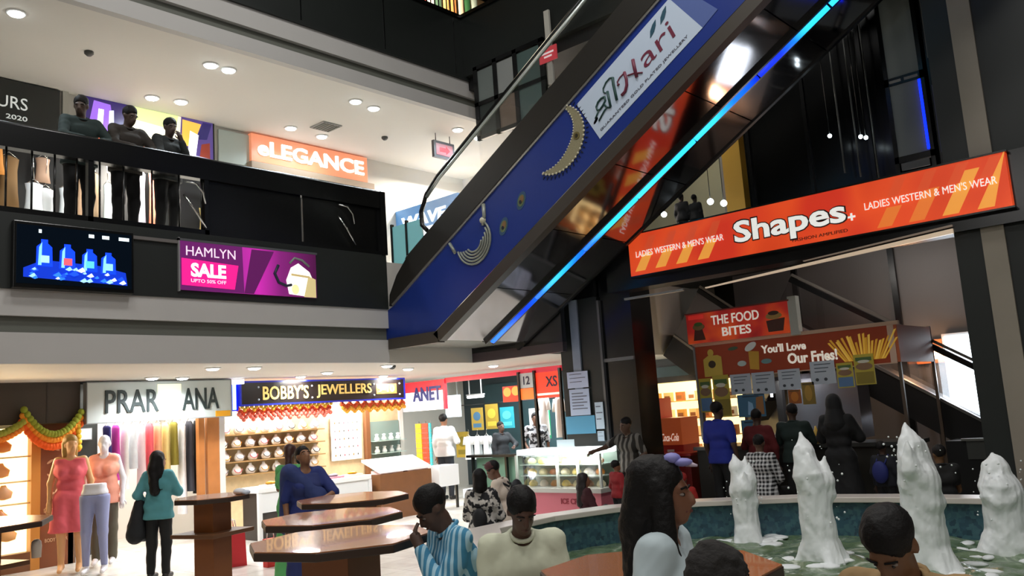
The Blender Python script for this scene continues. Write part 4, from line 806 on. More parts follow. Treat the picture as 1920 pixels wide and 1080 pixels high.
t = thing('cafe_ledge', 'dark ledge behind the counter man', 'ledge', (-8.0, 11.25, 0), 0); MB().box(0, .6, 0, .25, 0, .86, M_BLACK).build('body', t)

# ---------------------------------------------------------------- food stall
SB = (-6.58, 11.5, 0)
t = thing('food_stall', 'food stall with long orange fries board on thin posts behind the fountain', 'stall', SB, 0)
MB().box(0, 2.9, -.04, 0, 2.0, 2.48, mat('#8a3212', .45, emit=.08)).build('fascia', t)
MB().box(2.9, 2.94, -.04, 1.4, 2.0, 2.48, mat('#b8603a', .45)).build('side_fascia', t)
MB().box(0, .04, 0, 1.4, 2.0, 2.48, mat('#a8401c', .45)).build('side_fascia', t)
b = MB(); b.box(-.03, 2.97, -.06, -.0, 2.48, 2.53, mat('#c8a890', .4)); b.box(2.82, 2.9, -.05, -.04, 2.0, 2.48, mat('#d0b09a', .4)); b.box(-.03, .0, -.06, 0, 1.1, 2.5, mat('#9a9a98', .3, .5)); b.box(.0, 2.9, -.05, -.04, 1.985, 2.0, mat('#c8a890', .4)); b.build('trim', t)
for x, y in ((-.02, 0), (2.88, 0), (-.02, 1.35), (2.9, 1.35)): MB().box(x, x+.04, y, y+.04, 0, 2.5, mat('#5a4c40', .4)).build('post', t)
MB().box(-.1, 2.95, -.1, .5, 0, .95, mat('#26241f', .5)).build('counter', t); MB().box(-.14, 2.98, -.14, .55, .95, 1.0, mat('#3a3a38', .3)).build('counter_top', t)
MB().box(.95, 2.0, .9, 1.35, 1.0, 1.97, mat('#8e8f98', .25, .6)).build('steel_cabinet', t); MB().box(.9, 1.0, .6, .7, 1.0, 1.95, mat('#2a2a2c', .4)).build('upright', t)
b = MB(); b.tube([(.98, .3, 1.66), (.98, .3, 1.93)], .02, em('#f0f6ff', 4)); b.build('tube_light', t)
b = MB(); YE = mat('#cfa034', .5)
for k in range(19):
    x = 2.24+k*.028; a = (k-9)*.055+RT(-.05, .05); l = RT(.26, .42); b.prism([(x-.012, 2.06), (x+.014, 2.06), (x+.014+a*l*1.3, 2.06+l*.92), (x-.014+a*l*1.3, 2.06+l*.9)], -.046-.0003*k, -.04, mat(('#d2a236', '#c08c28', '#dcb048')[k % 3], .5, emit=.25))
b.build('fries_print', t)
b = MB(); WT = lit('#e8e0d2', .4); b.text("You'll Love", 1.06, 1.72, 2.28, 2.40, -.04, WT, .03, th=.01); b.text('Our Fries!', 1.44, 2.14, 2.10, 2.25, -.04, WT, .03, th=.01); b.build('lettering', t)
b = MB(); b.prism([(.12, 2.02), (.42, 2.02), (.42, 2.30), (.36, 2.33), (.2, 2.33), (.12, 2.28)], -.044, -.04, mat('#cfb24a', .5)); b.ell(.25, 2.37, .05, .055, -.046, -.04, mat('#cfb24a', .5)); b.ell(.26, 2.2, .06, .055, -.048, -.044, mat('#3a2a18', .5)); b.build('bag_print', t)
b = MB(); b.ell(.62, 2.40, .08, .026, -.044, -.04, mat('#3f5a44', .5), rot=.1); b.ell(.74, 2.17, .07, .04, -.044, -.04, mat('#b8ccc8', .5)); b.ell(1.12, 2.17, .08, .035, -.044, -.04, mat('#6f9a9c', .5)); b.prism([(.86, 2.08), (1.0, 2.06), (1.02, 2.32), (.86, 2.34)], -.045, -.04, YE); b.ell(.9, 2.4, .1, .05, -.046, -.04, mat('#d8e0dc', .5), rot=.5); b.build('fries_cup_print', t)
lamp('stall_tube', 'AREA', (-5.5, 11.9, 1.9), 5, DAY, .4)
t = thing('stall_sign', 'red lit sign reading THE FOOD BITES standing on the fries board', 'sign', (-6.64, 11.5, 2.53), 0)
def _fb(nt, b_, N, K):
    tc = N('ShaderNodeTexCoord'); n = N('ShaderNodeTexNoise'); n.inputs['Scale'].default_value = 2.2; n.inputs['Detail'].default_value = 2; K(tc.outputs['Object'], n.inputs['Vector'])
    r = ramp(N, [(.35, '#8c1a14'), (.5, '#a8221a'), (.66, '#c8481a')]); K(n.outputs['Fac'], r.inputs[0]); K(r.outputs[0], b_.inputs['Base Color']); K(r.outputs[0], b_.inputs['Emission Color']); b_.inputs['Emission Strength'].default_value = .32
MB().box(0, 1.62, -.12, 0, 0, .44, nodes_mat('red_food_print', _fb, .4)).build('face', t)
b = MB(); b.text('THE FOOD', .42, 1.18, .24, .38, -.12, WT, .015, th=.008); b.text('BITES', .58, 1.04, .06, .19, -.12, WT, .02, th=.008); b.build('lettering', t)
b = MB(); b.prism([(.1, .04), (.3, .04), (.26, .2), (.14, .24)], -.124, -.12, mat('#5a2a1a', .5)); b.ell(.2, .24, .1, .05, -.126, -.12, mat('#8a6a3a', .5)); b.ell(.2, .28, .07, .03, -.13, -.126, mat('#4a6a2a', .5)); b.prism([(1.3, .04), (1.52, .04), (1.56, .22), (1.28, .2)], -.124, -.12, mat('#4a2418', .5)); b.ell(1.4, .26, .12, .05, -.126, -.12, mat('#a88a4a', .5)); b.ell(1.4, .3, .08, .03, -.13, -.126, mat('#3a2416', .5)); b.box(.04, .3, -.126, -.12, .36, .42, mat('#c22a20', .4, emit=.4)); b.build('snack_print', t)
b = MB(); b.box(1.62, 1.74, -.12, 0, -.04, .5, mat('#b8bcb4', .35, .3)); b.box(-.02, 1.64, -.13, 0, .44, .46, mat('#7a2a20', .4)); b.build('frame', t)
MY = 11.44
def menu(x0, x1, z0, z1, l, kind):
    t = thing('menu_card', l, 'menu', (x0, MY, z0), 0, 'menu cards hanging from the fries board'); w_, h = x1-x0, z1-z0
    base = {'w': '#b6bfca', 'y': '#b9a83c', 'b': '#3f6f8c', 'o': '#a05a26', 't': '#8c7434'}[kind]
    MB().box(0, w_, -.008, 0, 0, h, mat(base, .6)).build('card', t); b = MB()
    if kind == 'w':
        for k in range(3): b.box(w_*.18, w_*(.85-.1*k), -.011, -.008, h*(.84-.16*k), h*(.88-.16*k), mat('#5c6470', .6))
        for q in (.25, .6): b.ell(w_*q, h*.2, w_*.07, h*.07, -.011, -.008, mat('#3a4048', .6))
    elif kind == 'y':
        b.box(w_*.06, w_*.94, -.011, -.008, h*.04, h*.42, mat('#5a7da8' if w_ < .25 else '#8a7a2c', .6)); b.ell(w_*.5, h*.6, w_*.42, h*.12, -.011, -.008, mat('#8a6a50', .6)); b.box(w_*.1, w_*.9, -.011, -.008, h*.78, h*.9, mat('#4f6a3a', .6)); b.ell(w_*.5, h*.76, w_*.3, h*.05, -.013, -.011, mat('#d8d4c4', .6))
    elif kind == 'b':
        b.prism([(w_*.35, h*.1), (w_*.6, h*.08), (w_*.55, h*.6), (w_*.4, h*.7)], -.011, -.008, mat('#8fb8d8', .5)); b.prism([(w_*.64, h*.1), (w_*.95, h*.1), (w_*.95, h*.9), (w_*.7, h*.85)], -.011, -.008, mat('#9a6a3c', .5)); b.box(w_*.2, w_*.8, -.011, -.008, h*.88, h*.94, mat('#1c3a50', .5))
    else:
        b.ell(w_*.5, h*.5, w_*.3, h*.36, -.011, -.008, mat('#c87a2c' if kind == 'o' else '#b08a3c', .5)); b.box(w_*.1, w_*.9, -.011, -.008, h*.88, h*.95, mat('#5a4a2c', .5))
    b.build('print', t)
for a in [(-6.56, -6.36, 1.5, 2.0, 'blue and yellow burger card at the left end of the stall', 'y'), (-6.33, -6.07, 1.42, 2.03, 'tall yellow burger card second from the left end of the stall', 'y'), (-6.04, -5.72, 1.73, 2.02, 'leftmost white menu sheet on the stall', 'w'), (-5.70, -5.36, 1.71, 2.02, 'second white menu sheet on the stall, left of the tube light', 'w'), (-5.30, -4.98, 1.75, 2.03, 'third white menu sheet, right of the tube light', 'w'), (-4.83, -4.49, 1.79, 2.10, 'white menu sheet over the end of the word Fries', 'w'),
          (-4.47, -4.25, 1.72, 2.05, 'blue and yellow sandwich card at the right of the stall', 'y'), (-4.23, -3.97, 1.74, 2.14, 'yellow price card below the printed fries', 'y'), (-5.96, -5.54, 1.40, 1.72, 'blue drinks picture card hanging below the white sheets', 'b'), (-5.94, -5.68, .99, 1.36, 'lower blue drinks card on the stall', 'b'), (-5.18, -5.0, 1.55, 1.74, 'small orange picture card below the third white sheet', 'o'), (-4.98, -4.8, 1.53, 1.83, 'tan picture card beside the small orange one', 't')]: menu(*a)
for k, (x, c, l) in enumerate(((-5.45, '#b0b4b8', 'steel napkin box on the stall counter'), (-4.9, '#c8a23a', 'yellow sauce bottle on the stall counter'), (-4.75, '#a8241c', 'red sauce bottle on the stall counter'))):
    b = MB(); b.lathe([(.05, 0), (.055, .03), (.05, .14), (.02, .18), (.01, .23)], mat(c, .3), 12); tag(b.build('sauce_bottle' if k else 'napkin_box', loc=(x, 11.55, 1.0)), l, 'bottle' if k else 'box')

# ---------------------------------------------------------------- escalators behind the stall
def ramp_esc(label, x0, z0, L, ang, y0, y1, hgt, pm=None, pn='steel_panel'):
    t = thing('escalator', label, 'escalator', (x0, y0, z0), 0); MB().box(L*.55, L*.55+.12, .1, y1-y0-.1, -z0, -L*.5*math.sin(math.radians(ang)), M_BLACKM).build('support', t); X = Matrix.Rotation(math.radians(ang), 4, 'Y')
    b = MB(); b.box(0, L, 0, y1-y0, 0, .42, M_BLACKM, xf=X); b.build('truss', t)
    b = MB(); b.box(0, L, 0, .03, .46, .46+hgt, pm or M_STEELB, xf=X)
    b.build(pn, t)
    b = MB(); b.box(0, L, -.02, .06, .42, .46, mat('#8a8884', .3, .5), xf=X); b.box(0, L, -.02, .06, .46+hgt, .54+hgt, M_BLACK, xf=X); b.box(0, L, -.03, .0, .56+hgt, .60+hgt, mat('#77736c', .3, .6), xf=X); b.build('rail', t)
    return t
t = ramp_esc('dark escalator sloping down to the right behind the food stall', -6.2, 2.6, 6.0, 33, 12.95, 13.55, .55, mat('#c8cdd0', .06, trans=1.0, alpha=.22), 'glass_panel')
t = ramp_esc('steel sided escalator end left of the food stall above the lit kiosk', -8.55, 2.55, 2.1, 38, 13.7, 14.3, .9)
t = thing('tube_light', 'intense white light panel glowing behind the escalator rail by the pillar', 'light', (-3.95, 14.3, 1.2), 0); b = MB(); b.box(.1, .8, -.06, 0, .0, 1.2, em('#eaf4ff', 6)); b.build('diffuser', t); b = MB(); b.box(.06, .84, -.03, .03, -.04, 1.24, M_GREY); b.build('fitting', t)
t = thing('warm_lamp', 'round warm orange lamp beside the end of the fries board', 'lamp', (-4.1, 14.2, 2.17), 0); MB().ball((0, 0, 0), .12, em('#ffc890', 7)).build('bulb', t); MB().box(-.2, .2, .08, .14, -.16, .2, mat('#c06a3a', .4)).build('holder', t); MB().box(-.02, .02, .1, .13, -2.17, -.16, mat('#3a302a', .4)).build('pole', t)
lamp('warm_lamp_light', 'POINT', (-4.1, 13.95, 2.17), 16, (1, .55, .3), .1); lamp('tube_light_glow', 'POINT', (-3.5, 13.95, 1.8), 26, (.9, .95, 1), .12)
t = thing('service_counter', 'dark service counter at the far right with a pale ledge', 'counter', (-3.4, 12.0, 0), 0); MB().box(0, 1.6, 0, .5, 0, .95, M_BLACKM).build('body', t); MB().box(.25, 1.2, -.02, 0, .72, .95, mat('#4a4c48', .5)).build('panel', t); MB().box(.2, 1.6, -.05, .0, .95, .98, mat('#7a7a74', .4)).build('ledge', t)

# ---------------------------------------------------------------- fountain
FC = (-3.2, 6.8)
POOL = [(-6.62, 6.5), (-6.62, 7.6), (-6.28, 8.55), (-5.5, 9.25), (-4.45, 9.82), (-3.4, 9.98), (-2.0, 9.98), (-.9, 9.7), (0, 8.9), (.35, 7.8), (.35, 5.7), (-.35, 4.55), (-1.4, 3.78), (-2.55, 3.46), (-3.6, 3.56)]
def inset(d):
    out = []; n = len(POOL)
    for k in range(n):
        p0, p1, p2 = (Vector(POOL[(k+j) % n]) for j in (-1, 0, 1))
        n1 = (p1-p0).normalized(); n2 = (p2-p1).normalized(); n1 = Vector((n1.y, -n1.x)); n2 = Vector((n2.y, -n2.x)); m = (n1+n2).normalized()
        q = p1+m*d/max(.4, m.dot(n1)); out.append((q.x, q.y))
    return out
def ring(b, d0, d1, z0, z1, m):
    A, B = inset(d0), inset(d1); n = len(A)
    for k in range(n):
        j = (k+1) % n
        vs = [(*A[k], z0), (*A[j], z0), (*B[j], z0), (*B[k], z0), (*A[k], z1), (*A[j], z1), (*B[j], z1), (*B[k], z1)]
        b.raw(vs, [(0, 1, 2, 3), (4, 5, 6, 7), (0, 1, 5, 4), (3, 2, 6, 7)], m)
def _tile(nt, b_, N, K):
    tc = N('ShaderNodeTexCoord'); v = N('ShaderNodeTexVoronoi'); v.inputs['Scale'].default_value = 22; v.distance = 'CHEBYCHEV'; K(tc.outputs['Object'], v.inputs['Vector'])
    r = ramp(N, [(.0, '#2a3f4c'), (.4, '#3a5c6c'), (.75, '#4a7078'), (1, '#26394e')]); K(v.outputs['Color'], r.inputs[0]); K(r.outputs[0], b_.inputs['Base Color'])
M_TILE = nodes_mat('pool_mosaic', _tile, .3)
t = thing('fountain_basin', 'large fountain basin with white marble rim and blue mosaic inside', 'fountain', (FC[0], FC[1], 0), 0); OF = (FC[0], FC[1], 0)
b = MB(); ring(b, 0, .32, .46, .52, mat('#d8cfc6', .3, noise=.06, nscale=4)); b.build('rim', t, org=OF, bevel=.008)
b = MB(); ring(b, .04, .26, 0, .46, M_TILE); b.build('mosaic_wall', t, org=OF)
b = MB(); b.prism(inset(.26), 0.005, .03, mat('#3a5a4a', .5), plane='xy'); b.build('basin_bed', t, org=OF)
# water with ripples round the jets
JETS = [(-4.73, 9.0, .95, .17, "leftmost of the four water jets, the low one before the checked shirt"), (-3.56, 8.2, 1.2, .205, "second water jet from the left, before the person in black"), (-2.56, 8.1, 1.26, .225, "third and tallest water jet, behind the bending man"), (-2.16, 9.15, .9, .24, "rightmost water jet, short and broad, by the pillar")]
def wz(x, y):
    z = .10+.012*math.sin(5.1*x+1.7*y)+.010*math.sin(-3.3*x+6.2*y+1)+.006*math.sin(13*x-9*y)+.005*math.sin(17*y+11*x+2)
    for jx, jy, *_ in JETS:
        d = math.hypot(x-jx, y-jy); z += .03*math.exp(-d*1.6)*math.sin(22*d+3*math.atan2(y-jy, x-jx))
    return z
PIN = inset(.262)
n = 120; vs = [tuple((*FC, wz(*FC)))]; fs = []; NR = 70
ang = []
for k in range(len(PIN)):
    a_, b_ = PIN[k], PIN[(k+1) % len(PIN)]
    for i in range(12): ang.append((a_[0]+(b_[0]-a_[0])*i/12, a_[1]+(b_[1]-a_[1])*i/12))
NA = len(ang)
for r_ in range(1, NR+1):
    for x, y in ang:
        X_ = FC[0]+(x-FC[0])*r_/NR; Y_ = FC[1]+(y-FC[1])*r_/NR; vs.append((X_, Y_, wz(X_, Y_)))
for k in range(NA):
    fs.append((0, 1+k, 1+(k+1) % NA))
    for r_ in range(NR-1): fs.append((1+r_*NA+k, 1+r_*NA+(k+1) % NA, 1+(r_+1)*NA+(k+1) % NA, 1+(r_+1)*NA+k))
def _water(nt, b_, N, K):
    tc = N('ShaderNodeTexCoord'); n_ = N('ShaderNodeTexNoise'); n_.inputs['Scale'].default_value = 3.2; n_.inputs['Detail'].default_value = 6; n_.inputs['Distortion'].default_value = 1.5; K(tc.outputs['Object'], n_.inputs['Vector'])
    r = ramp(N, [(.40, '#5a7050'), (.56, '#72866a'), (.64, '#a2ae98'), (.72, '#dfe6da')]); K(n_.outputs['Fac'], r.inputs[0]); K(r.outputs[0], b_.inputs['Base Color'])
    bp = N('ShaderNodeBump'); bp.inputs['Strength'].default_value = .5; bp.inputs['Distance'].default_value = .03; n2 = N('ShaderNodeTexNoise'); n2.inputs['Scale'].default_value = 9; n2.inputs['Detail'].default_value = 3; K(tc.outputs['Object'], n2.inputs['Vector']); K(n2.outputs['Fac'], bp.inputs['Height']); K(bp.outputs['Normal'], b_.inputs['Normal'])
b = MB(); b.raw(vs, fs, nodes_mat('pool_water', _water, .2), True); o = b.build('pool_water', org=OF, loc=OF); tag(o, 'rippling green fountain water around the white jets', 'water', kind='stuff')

# ---------------------------------------------------------------- high tables
M_TOP = mat('#a86c42', .25, noise=.1, nscale=2.5, coat=.3); M_PED = mat('#8a5024', .4, noise=.14, nscale=4)
def table(cx, cy, rx, ry, rot, label, ped=.18, shelf=False, h=1.05):
    t = thing('high_table', label, 'table', (cx, cy, 0), rot, 'octagonal high tables')
    p = [(rx*math.cos(PI/8+PI/4*k)/math.cos(PI/8), ry*math.sin(PI/8+PI/4*k)/math.cos(PI/8)) for k in range(8)]
    b = MB(); b.prism(p, h-.006, h, M_TOP, plane='xy'); b.build('tabletop', t)
    b = MB(); b.prism([(x*1.012, y*1.012) for x, y in p], h-.05, h-.006, mat('#3a2a20', .4), plane='xy'); b.build('edge_band', t, .004)
    b = MB(); b.box(-ped, ped, -ped, ped, .06, h-.05, M_PED); b.build('pedestal', t, .004); b = MB(); b.box(-ped-.04, ped+.04, -ped-.04, ped+.04, 0, .06, mat('#2c2018', .5)); b.build('base', t)
    if shelf: b = MB(); b.box(-ped-.16, ped+.16, -ped-.16, ped+.16, .66, .70, mat('#6e4a30', .35)); b.build('shelf', t, .004)
    return t
table(-4.20, 3.08, .49, .49, .3, 'nearest of the three big octagonal tables, its full brown top in view', .16)
table(-5.25, 3.78, .47, .47, .3, 'middle of the three big octagonal tables, behind the nearest one', .15)
table(-6.32, 4.78, .46, .46, .3, 'farthest of the three big octagonal tables, before the woman in blue', .15)
table(-8.45, 4.6, .36, .36, .3, 'high table with a lower shelf on a brown pedestal beside the teal woman', .13, True)
table(-8.75, 2.35, .72, .72, .3, 'high table cut by the left edge of the photo before the warm display', .26, True)
table(-1.97, 2.97, .44, .44, .1, 'tan table corner in front of the man in cream, cut by the bottom edge', .2)
t = thing('paper_napkins', 'white crumpled napkins on the high table beside the teal woman', 'napkin', (-8.22, 4.78, 1.05), 0); b = MB(); b.ball((0, 0, .03), (.08, .06, .035), mat('#eef0f4', .8), 9, 6); b.ball((.07, .03, .02), (.05, .05, .025), mat('#d8e0ec', .8), 8, 5); b.build('paper', t)
tag(MB().lathe([(.04, 0), (.045, .1), (.04, .14), (.02, .16)], mat('#d8c8b8', .4), 12).build('paper_cup', loc=(-8.55, 2.95, .7)), 'pale cup on the shelf of the left edge table', 'cup')
t = thing('shopping_bag', 'red shopping bag with white print standing on the floor by the pedestal', 'bag', (-10.3, 5.6, 0), LZ-.3)
b = MB(); b.prism([(0, 0), (.42, 0), (.40, .46), (.03, .44)], 0, .18, mat('#b8202a', .6)); b.build('body', t); b = MB(); b.ell(.16, .26, .06, .1, -.004, 0, mat('#ece4e0', .6)); b.build('print', t)
for yy in (.02, .16): MB().tube([(.12, yy, .44), (.14, yy, .58), (.28, yy, .58), (.3, yy, .44)], .008, mat('#e8e0dc', .6), 6).build('handle', t)
t = thing('shopping_bag', 'small red shopping bag behind the shelved table', 'bag', (-9.7, 6.0, 0), LZ); b = MB(); b.box(0, .16, 0, .1, 0, .34, mat('#c22a22', .6)); b.build('body', t); MB().tube([(.03, .05, .34), (.04, .05, .44), (.12, .05, .44), (.13, .05, .34)], .006, mat('#e8e0dc', .6), 6).build('handle', t)
# ---------------------------------------------------------------- smooth bodies: signed-distance shapes meshed with surface nets
def _rc(a, b, ra, rb):
    a = np.array(a, float); b = np.array(b, float); ab = b-a; L2 = max(1e-9, ab@ab)
    def d(P):
        t = np.clip(((P-a)@ab)/L2, 0, 1)
        return np.linalg.norm(P-a-t[..., None]*ab, axis=-1)-(ra+(rb-ra)*t)
    r = max(ra, rb); return d, np.minimum(a, b)-r, np.maximum(a, b)+r
def _el(c, r, M=None):
    c = np.array(c, float); r = np.array(r, float); M = np.eye(3) if M is None else M
    def d(P):
        q = (P-c)@M; k0 = np.linalg.norm(q/r, axis=-1); k1 = np.linalg.norm(q/(r*r), axis=-1)+1e-9
        return k0*(k0-1)/k1
    m = r.max(); return d, c-m, c+m
_OFF = [(0, 0, 0), (1, 0, 0), (0, 1, 0), (1, 1, 0), (0, 0, 1), (1, 0, 1), (0, 1, 1), (1, 1, 1)]
_EDG = [(0, 1), (2, 3), (4, 5), (6, 7), (0, 2), (1, 3), (4, 6), (5, 7), (0, 4), (1, 5), (2, 6), (3, 7)]
def nets(D, org, h):
    n = np.array(D.shape)-1
    C = [D[o[0]:o[0]+n[0], o[1]:o[1]+n[1], o[2]:o[2]+n[2]] for o in _OFF]
    acc = np.zeros((*n, 3)); cnt = np.zeros(n)
    for a, b in _EDG:
        da, db = C[a], C[b]; m = (da < 0) != (db < 0)
        t = np.where(m, da/np.where(m, da-db, 1), 0)
        oa, ob = np.array(_OFF[a]), np.array(_OFF[b])
        acc += np.where(m[..., None], oa+t[..., None]*(ob-oa), 0); cnt += m
    act = cnt > 0; idx = -np.ones(n, int); idx[act] = np.arange(act.sum())
    ijk = np.argwhere(act); V = (ijk+acc[act]/cnt[act][:, None])*h+org
    F = []
    for ax in range(3):
        u, v = [(1, 2), (2, 0), (0, 1)][ax]
        s0 = [slice(1, -1)]*3; s1 = [slice(1, -1)]*3; s0[ax] = slice(0, -1); s1[ax] = slice(1, None)
        A, B = D[tuple(s0)] < 0, D[tuple(s1)] < 0
        for sgn, m in ((1, A & ~B), (-1, ~A & B)):
            p = np.argwhere(m)
            if not len(p): continue
            p = p + np.array([1 if k != ax else 0 for k in range(3)])
            eu = np.eye(3, dtype=int)[u]; ev = np.eye(3, dtype=int)[v]
            q = [p-eu-ev, p-ev, p, p-eu]
            if sgn < 0: q = q[::-1]
            f = np.stack([idx[x[:, 0], x[:, 1], x[:, 2]] for x in q], 1); F += [tuple(r) for r in f.tolist() if min(r) >= 0]
    return V, F
def sdf_mesh(mb, prims, m, vox=.016, k=.03, cuts=(), wr=0.0, wf=30.0, subs=(), zf=1.0):
    lo = np.min([p[1] for p in prims], 0)-3*vox; hi = np.max([p[2] for p in prims], 0)+3*vox
    ax = [np.arange(lo[i], hi[i]+vox, vox) for i in range(3)]
    P = np.stack(np.meshgrid(*ax, indexing='ij'), -1)
    D = None
    for d, _, _ in prims:
        e = d(P)
        if D is None: D = e
        else:
            hh = np.maximum(k-np.abs(D-e), 0)/k; D = np.minimum(D, e)-hh*hh*k*.25
    if wr:
        rg = np.random.default_rng(len(prims)*7+int(wf)); q = 0
        for i in range(6):
            v = rg.normal(size=3)*np.array([1, 1, zf])*wf*(.5+.35*i); q = q + np.sin(P@v+rg.uniform(0, 6)+1.5*np.sin(P@(v[[1, 2, 0]]*.6)))/(1+.4*i)
        D = D + wr*q*.55
    for d, _, _ in subs: D = np.maximum(D, -d(P))
    for nrm, off in cuts: D = np.maximum(D, P@np.array(nrm, float)-off)
    V, F = nets(D, lo, vox)
    mb.raw(V.tolist(), F, m, True); return mb
def rx(a):
    c, s = math.cos(a), math.sin(a); return np.array([[1, 0, 0], [0, c, -s], [0, s, c]])
def rzm(a):
    c, s = math.cos(a), math.sin(a); return np.array([[c, -s, 0], [s, c, 0], [0, 0, 1]])
SKIN = '#8a5f45'; HAIR = mat('#0f0c0b', .62, spec=.25, bump=.25, nscale=90); SHOE = mat('#1a1614', .5)
ARMS = {'down': ((.235, .02, 1.12), (.235, -.05, .86)), 'phone': ((.22, -.06, 1.10), (.07, -.29, 1.15)), 'out': ((.30, -.2, 1.27), (.34, -.46, 1.22)), 'up': ((.24, -.22, 1.18), (.16, -.40, 1.40)), 'lap': ((.23, -.08, 1.10), (.06, -.27, 1.0)),
        'rail': ((.27, -.20, 1.16), (.10, -.36, 1.12)), 'hip': ((.27, .06, 1.14), (.20, -.12, 1.0)), 'chin': ((.20, -.18, 1.12), (.05, -.19, 1.40)), 'across': ((.25, -.08, 1.15), (-.04, -.22, 1.18))}
def person(label, pos, h, rz, arms=('down', 'down'), lean=0, seat=None, head=(0, 0), fem=False, skin=SKIN, hair='short', hairm=None, top=None, sleeve=1.0, hem=.86, bottom=None, shoes=SHOE, dress=None, vox=.016, group=None, face=True, name='person', cat='person', extra=None, body_m=None, bald=False, legs=True, wr=.004, covered=False):
    t = thing(name, label, cat, pos, rz, group)
    S = h/1.7; sk = body_m or mat(skin, .55, noise=.06, nscale=20); Z = np.array
    shw = .155 if fem else .18
    up = lambda p: Z(p, float)
    hipz = .90; base = Z([0, 0, hipz])
    La = rx(math.radians(lean))
    drop = 0
    if seat is not None: drop = hipz-.09-seat/S
    def U(p):                                   # upper body point: lean about the hips, drop when seated
        q = base + (Z(p, float)-base)@La.T*1.0; q[2] -= drop; return q*S
    J = {}
    for s_, k in ((-1, 'r'), (1, 'l')):
        J['sh'+k] = U((s_*shw, .01, 1.40))
        e, w_ = ARMS[arms[0 if s_ < 0 else 1]]
        J['el'+k] = U((s_*e[0], e[1], e[2])); J['wr'+k] = U((s_*w_[0], w_[1], w_[2]))
        if seat is None:
            J['hp'+k] = Z([s_*.085, 0, .90])*S; J['kn'+k] = Z([s_*.10, -.02, .48])*S; J['an'+k] = Z([s_*.105, .02, .075])*S
        else:
            J['hp'+k] = Z([s_*.09, 0, .90-drop])*S; ft = max(.42*0+.07, .07)
            kz = max(.50, .90-drop)*S if seat > .3 else .42*S
            J['kn'+k] = Z([s_*.12*S, -.42*S, min(kz, .52*S)]); J['an'+k] = Z([s_*.12*S, -.42*S+(.06 if seat > .3 else -.12)*S, .075*S])
    nk, hd = U((0, .015, 1.44)), None
    Hm = La @ rzm(math.radians(head[0])) @ rx(math.radians(head[1]))
    hc0 = U((0, .005, 1.49)); hs = S*(1.0 if h > 1.3 else 1.0+.35*(1.3-h))
    def H(p): return hc0 + (Hm @ Z(p, float))*hs   # head-local: z up from the top of the neck, -y is the face
    A = lambda a, b, ra, rb: _rc(a, b, ra*S, rb*S)
    core = [A(U((-.07, 0, .95)), U((.07, 0, .95)), .10, .10), A(U((-.055, .0, 1.10)), U((.055, 0, 1.10)), .085, .085), A(U((-.075, 0, 1.27)), U((.075, 0, 1.27)), .10, .10), A(U((-.12, .012, 1.38)), U((.12, .012, 1.38)), .058, .058)]
    if fem: core += [_el(U((-.075, -.085, 1.24)), Z([.06, .055, .06])*S), _el(U((.075, -.085, 1.24)), Z([.06, .055, .06])*S)]
    body = list(core)
    for k in 'rl':
        body += [A(J['sh'+k], J['el'+k], .047, .038), A(J['el'+k], J['wr'+k], .038, .026)]
        if legs: body += [A(J['hp'+k], J['kn'+k], .085, .055), A(J['kn'+k], J['an'+k], .055, .036), A(J['an'+k], J['an'+k]+Z([0, -.15, -.04])*S, .036, .03)]
        d_ = J['wr'+k]-J['el'+k]; d_ = d_/np.linalg.norm(d_); body.append(A(J['wr'+k], J['wr'+k]+d_*.07*S, .028, .034))
    body += [A(nk-Z([0, 0, .03]), H((0, .0, .03)), .055, .05)]
    Me = Hm
    E_ = lambda c, r: _el(H(c), Z(r)*hs, Me)
    body += [E_((0, .015, .135), (.073, .092, .088)), E_((0, -.025, .075), (.058, .068, .085)), E_((0, -.056, .014), (.034, .036, .026)),
             E_((0, -.095, .088), (.013, .020, .026)), E_((0, -.106, .074), (.017, .016, .012)), E_((.074, .01, .095), (.010, .022, .03)), E_((-.074, .01, .095), (.010, .022, .03)), E_((0, -.075, .125), (.05, .016, .012)), E_((0, -.089, .048), (.023, .013, .009)), E_((0, -.087, .034), (.021, .012, .009))]
    b = MB(); sdf_mesh(b, body, sk, vox, .014 if vox < .013 else .022*S+.004)
    for k in 'rl':                              # five curved fingers rooted in each palm
        w0 = J['wr'+k]; d_ = w0-J['el'+k]; d_ = d_/np.linalg.norm(d_)
        if arms[0 if k == 'r' else 1] in ('down', 'hip'): d_ = (d_+Z([0, -.25, -.5])); d_ /= np.linalg.norm(d_)
        sd = np.cross(d_, Z([0, 0, 1]) if abs(d_[2]) < .8 else Z([0, 1, 0])); sd /= np.linalg.norm(sd); cu = np.cross(sd, d_)
        if cu[2] > 0 and abs(d_[2]) < .8: cu = -cu
        for i, (o, l) in enumerate(((-.026, .065), (-.009, .078), (.009, .074), (.025, .058))):
            p0 = w0+(d_*.072+sd*o)*S; p1 = p0+(d_*l*.5+cu*.012)*S; p2 = p1+(d_*l*.38+cu*.03)*S
            b.tube([tuple(p0), tuple(p1), tuple(p2)], [.0088*S, .0082*S, .006*S], sk, 6)
        sg = -1 if k == 'r' else 1
        p0 = w0+(d_*.03+sd*sg*.022)*S; b.tube([tuple(p0), tuple(p0+(d_*.03+sd*sg*.028+cu*.012)*S), tuple(p0+(d_*.06+sd*sg*.03+cu*.024)*S)], [.011*S, .0095*S, .007*S], sk, 6)
    b.build('body', t)
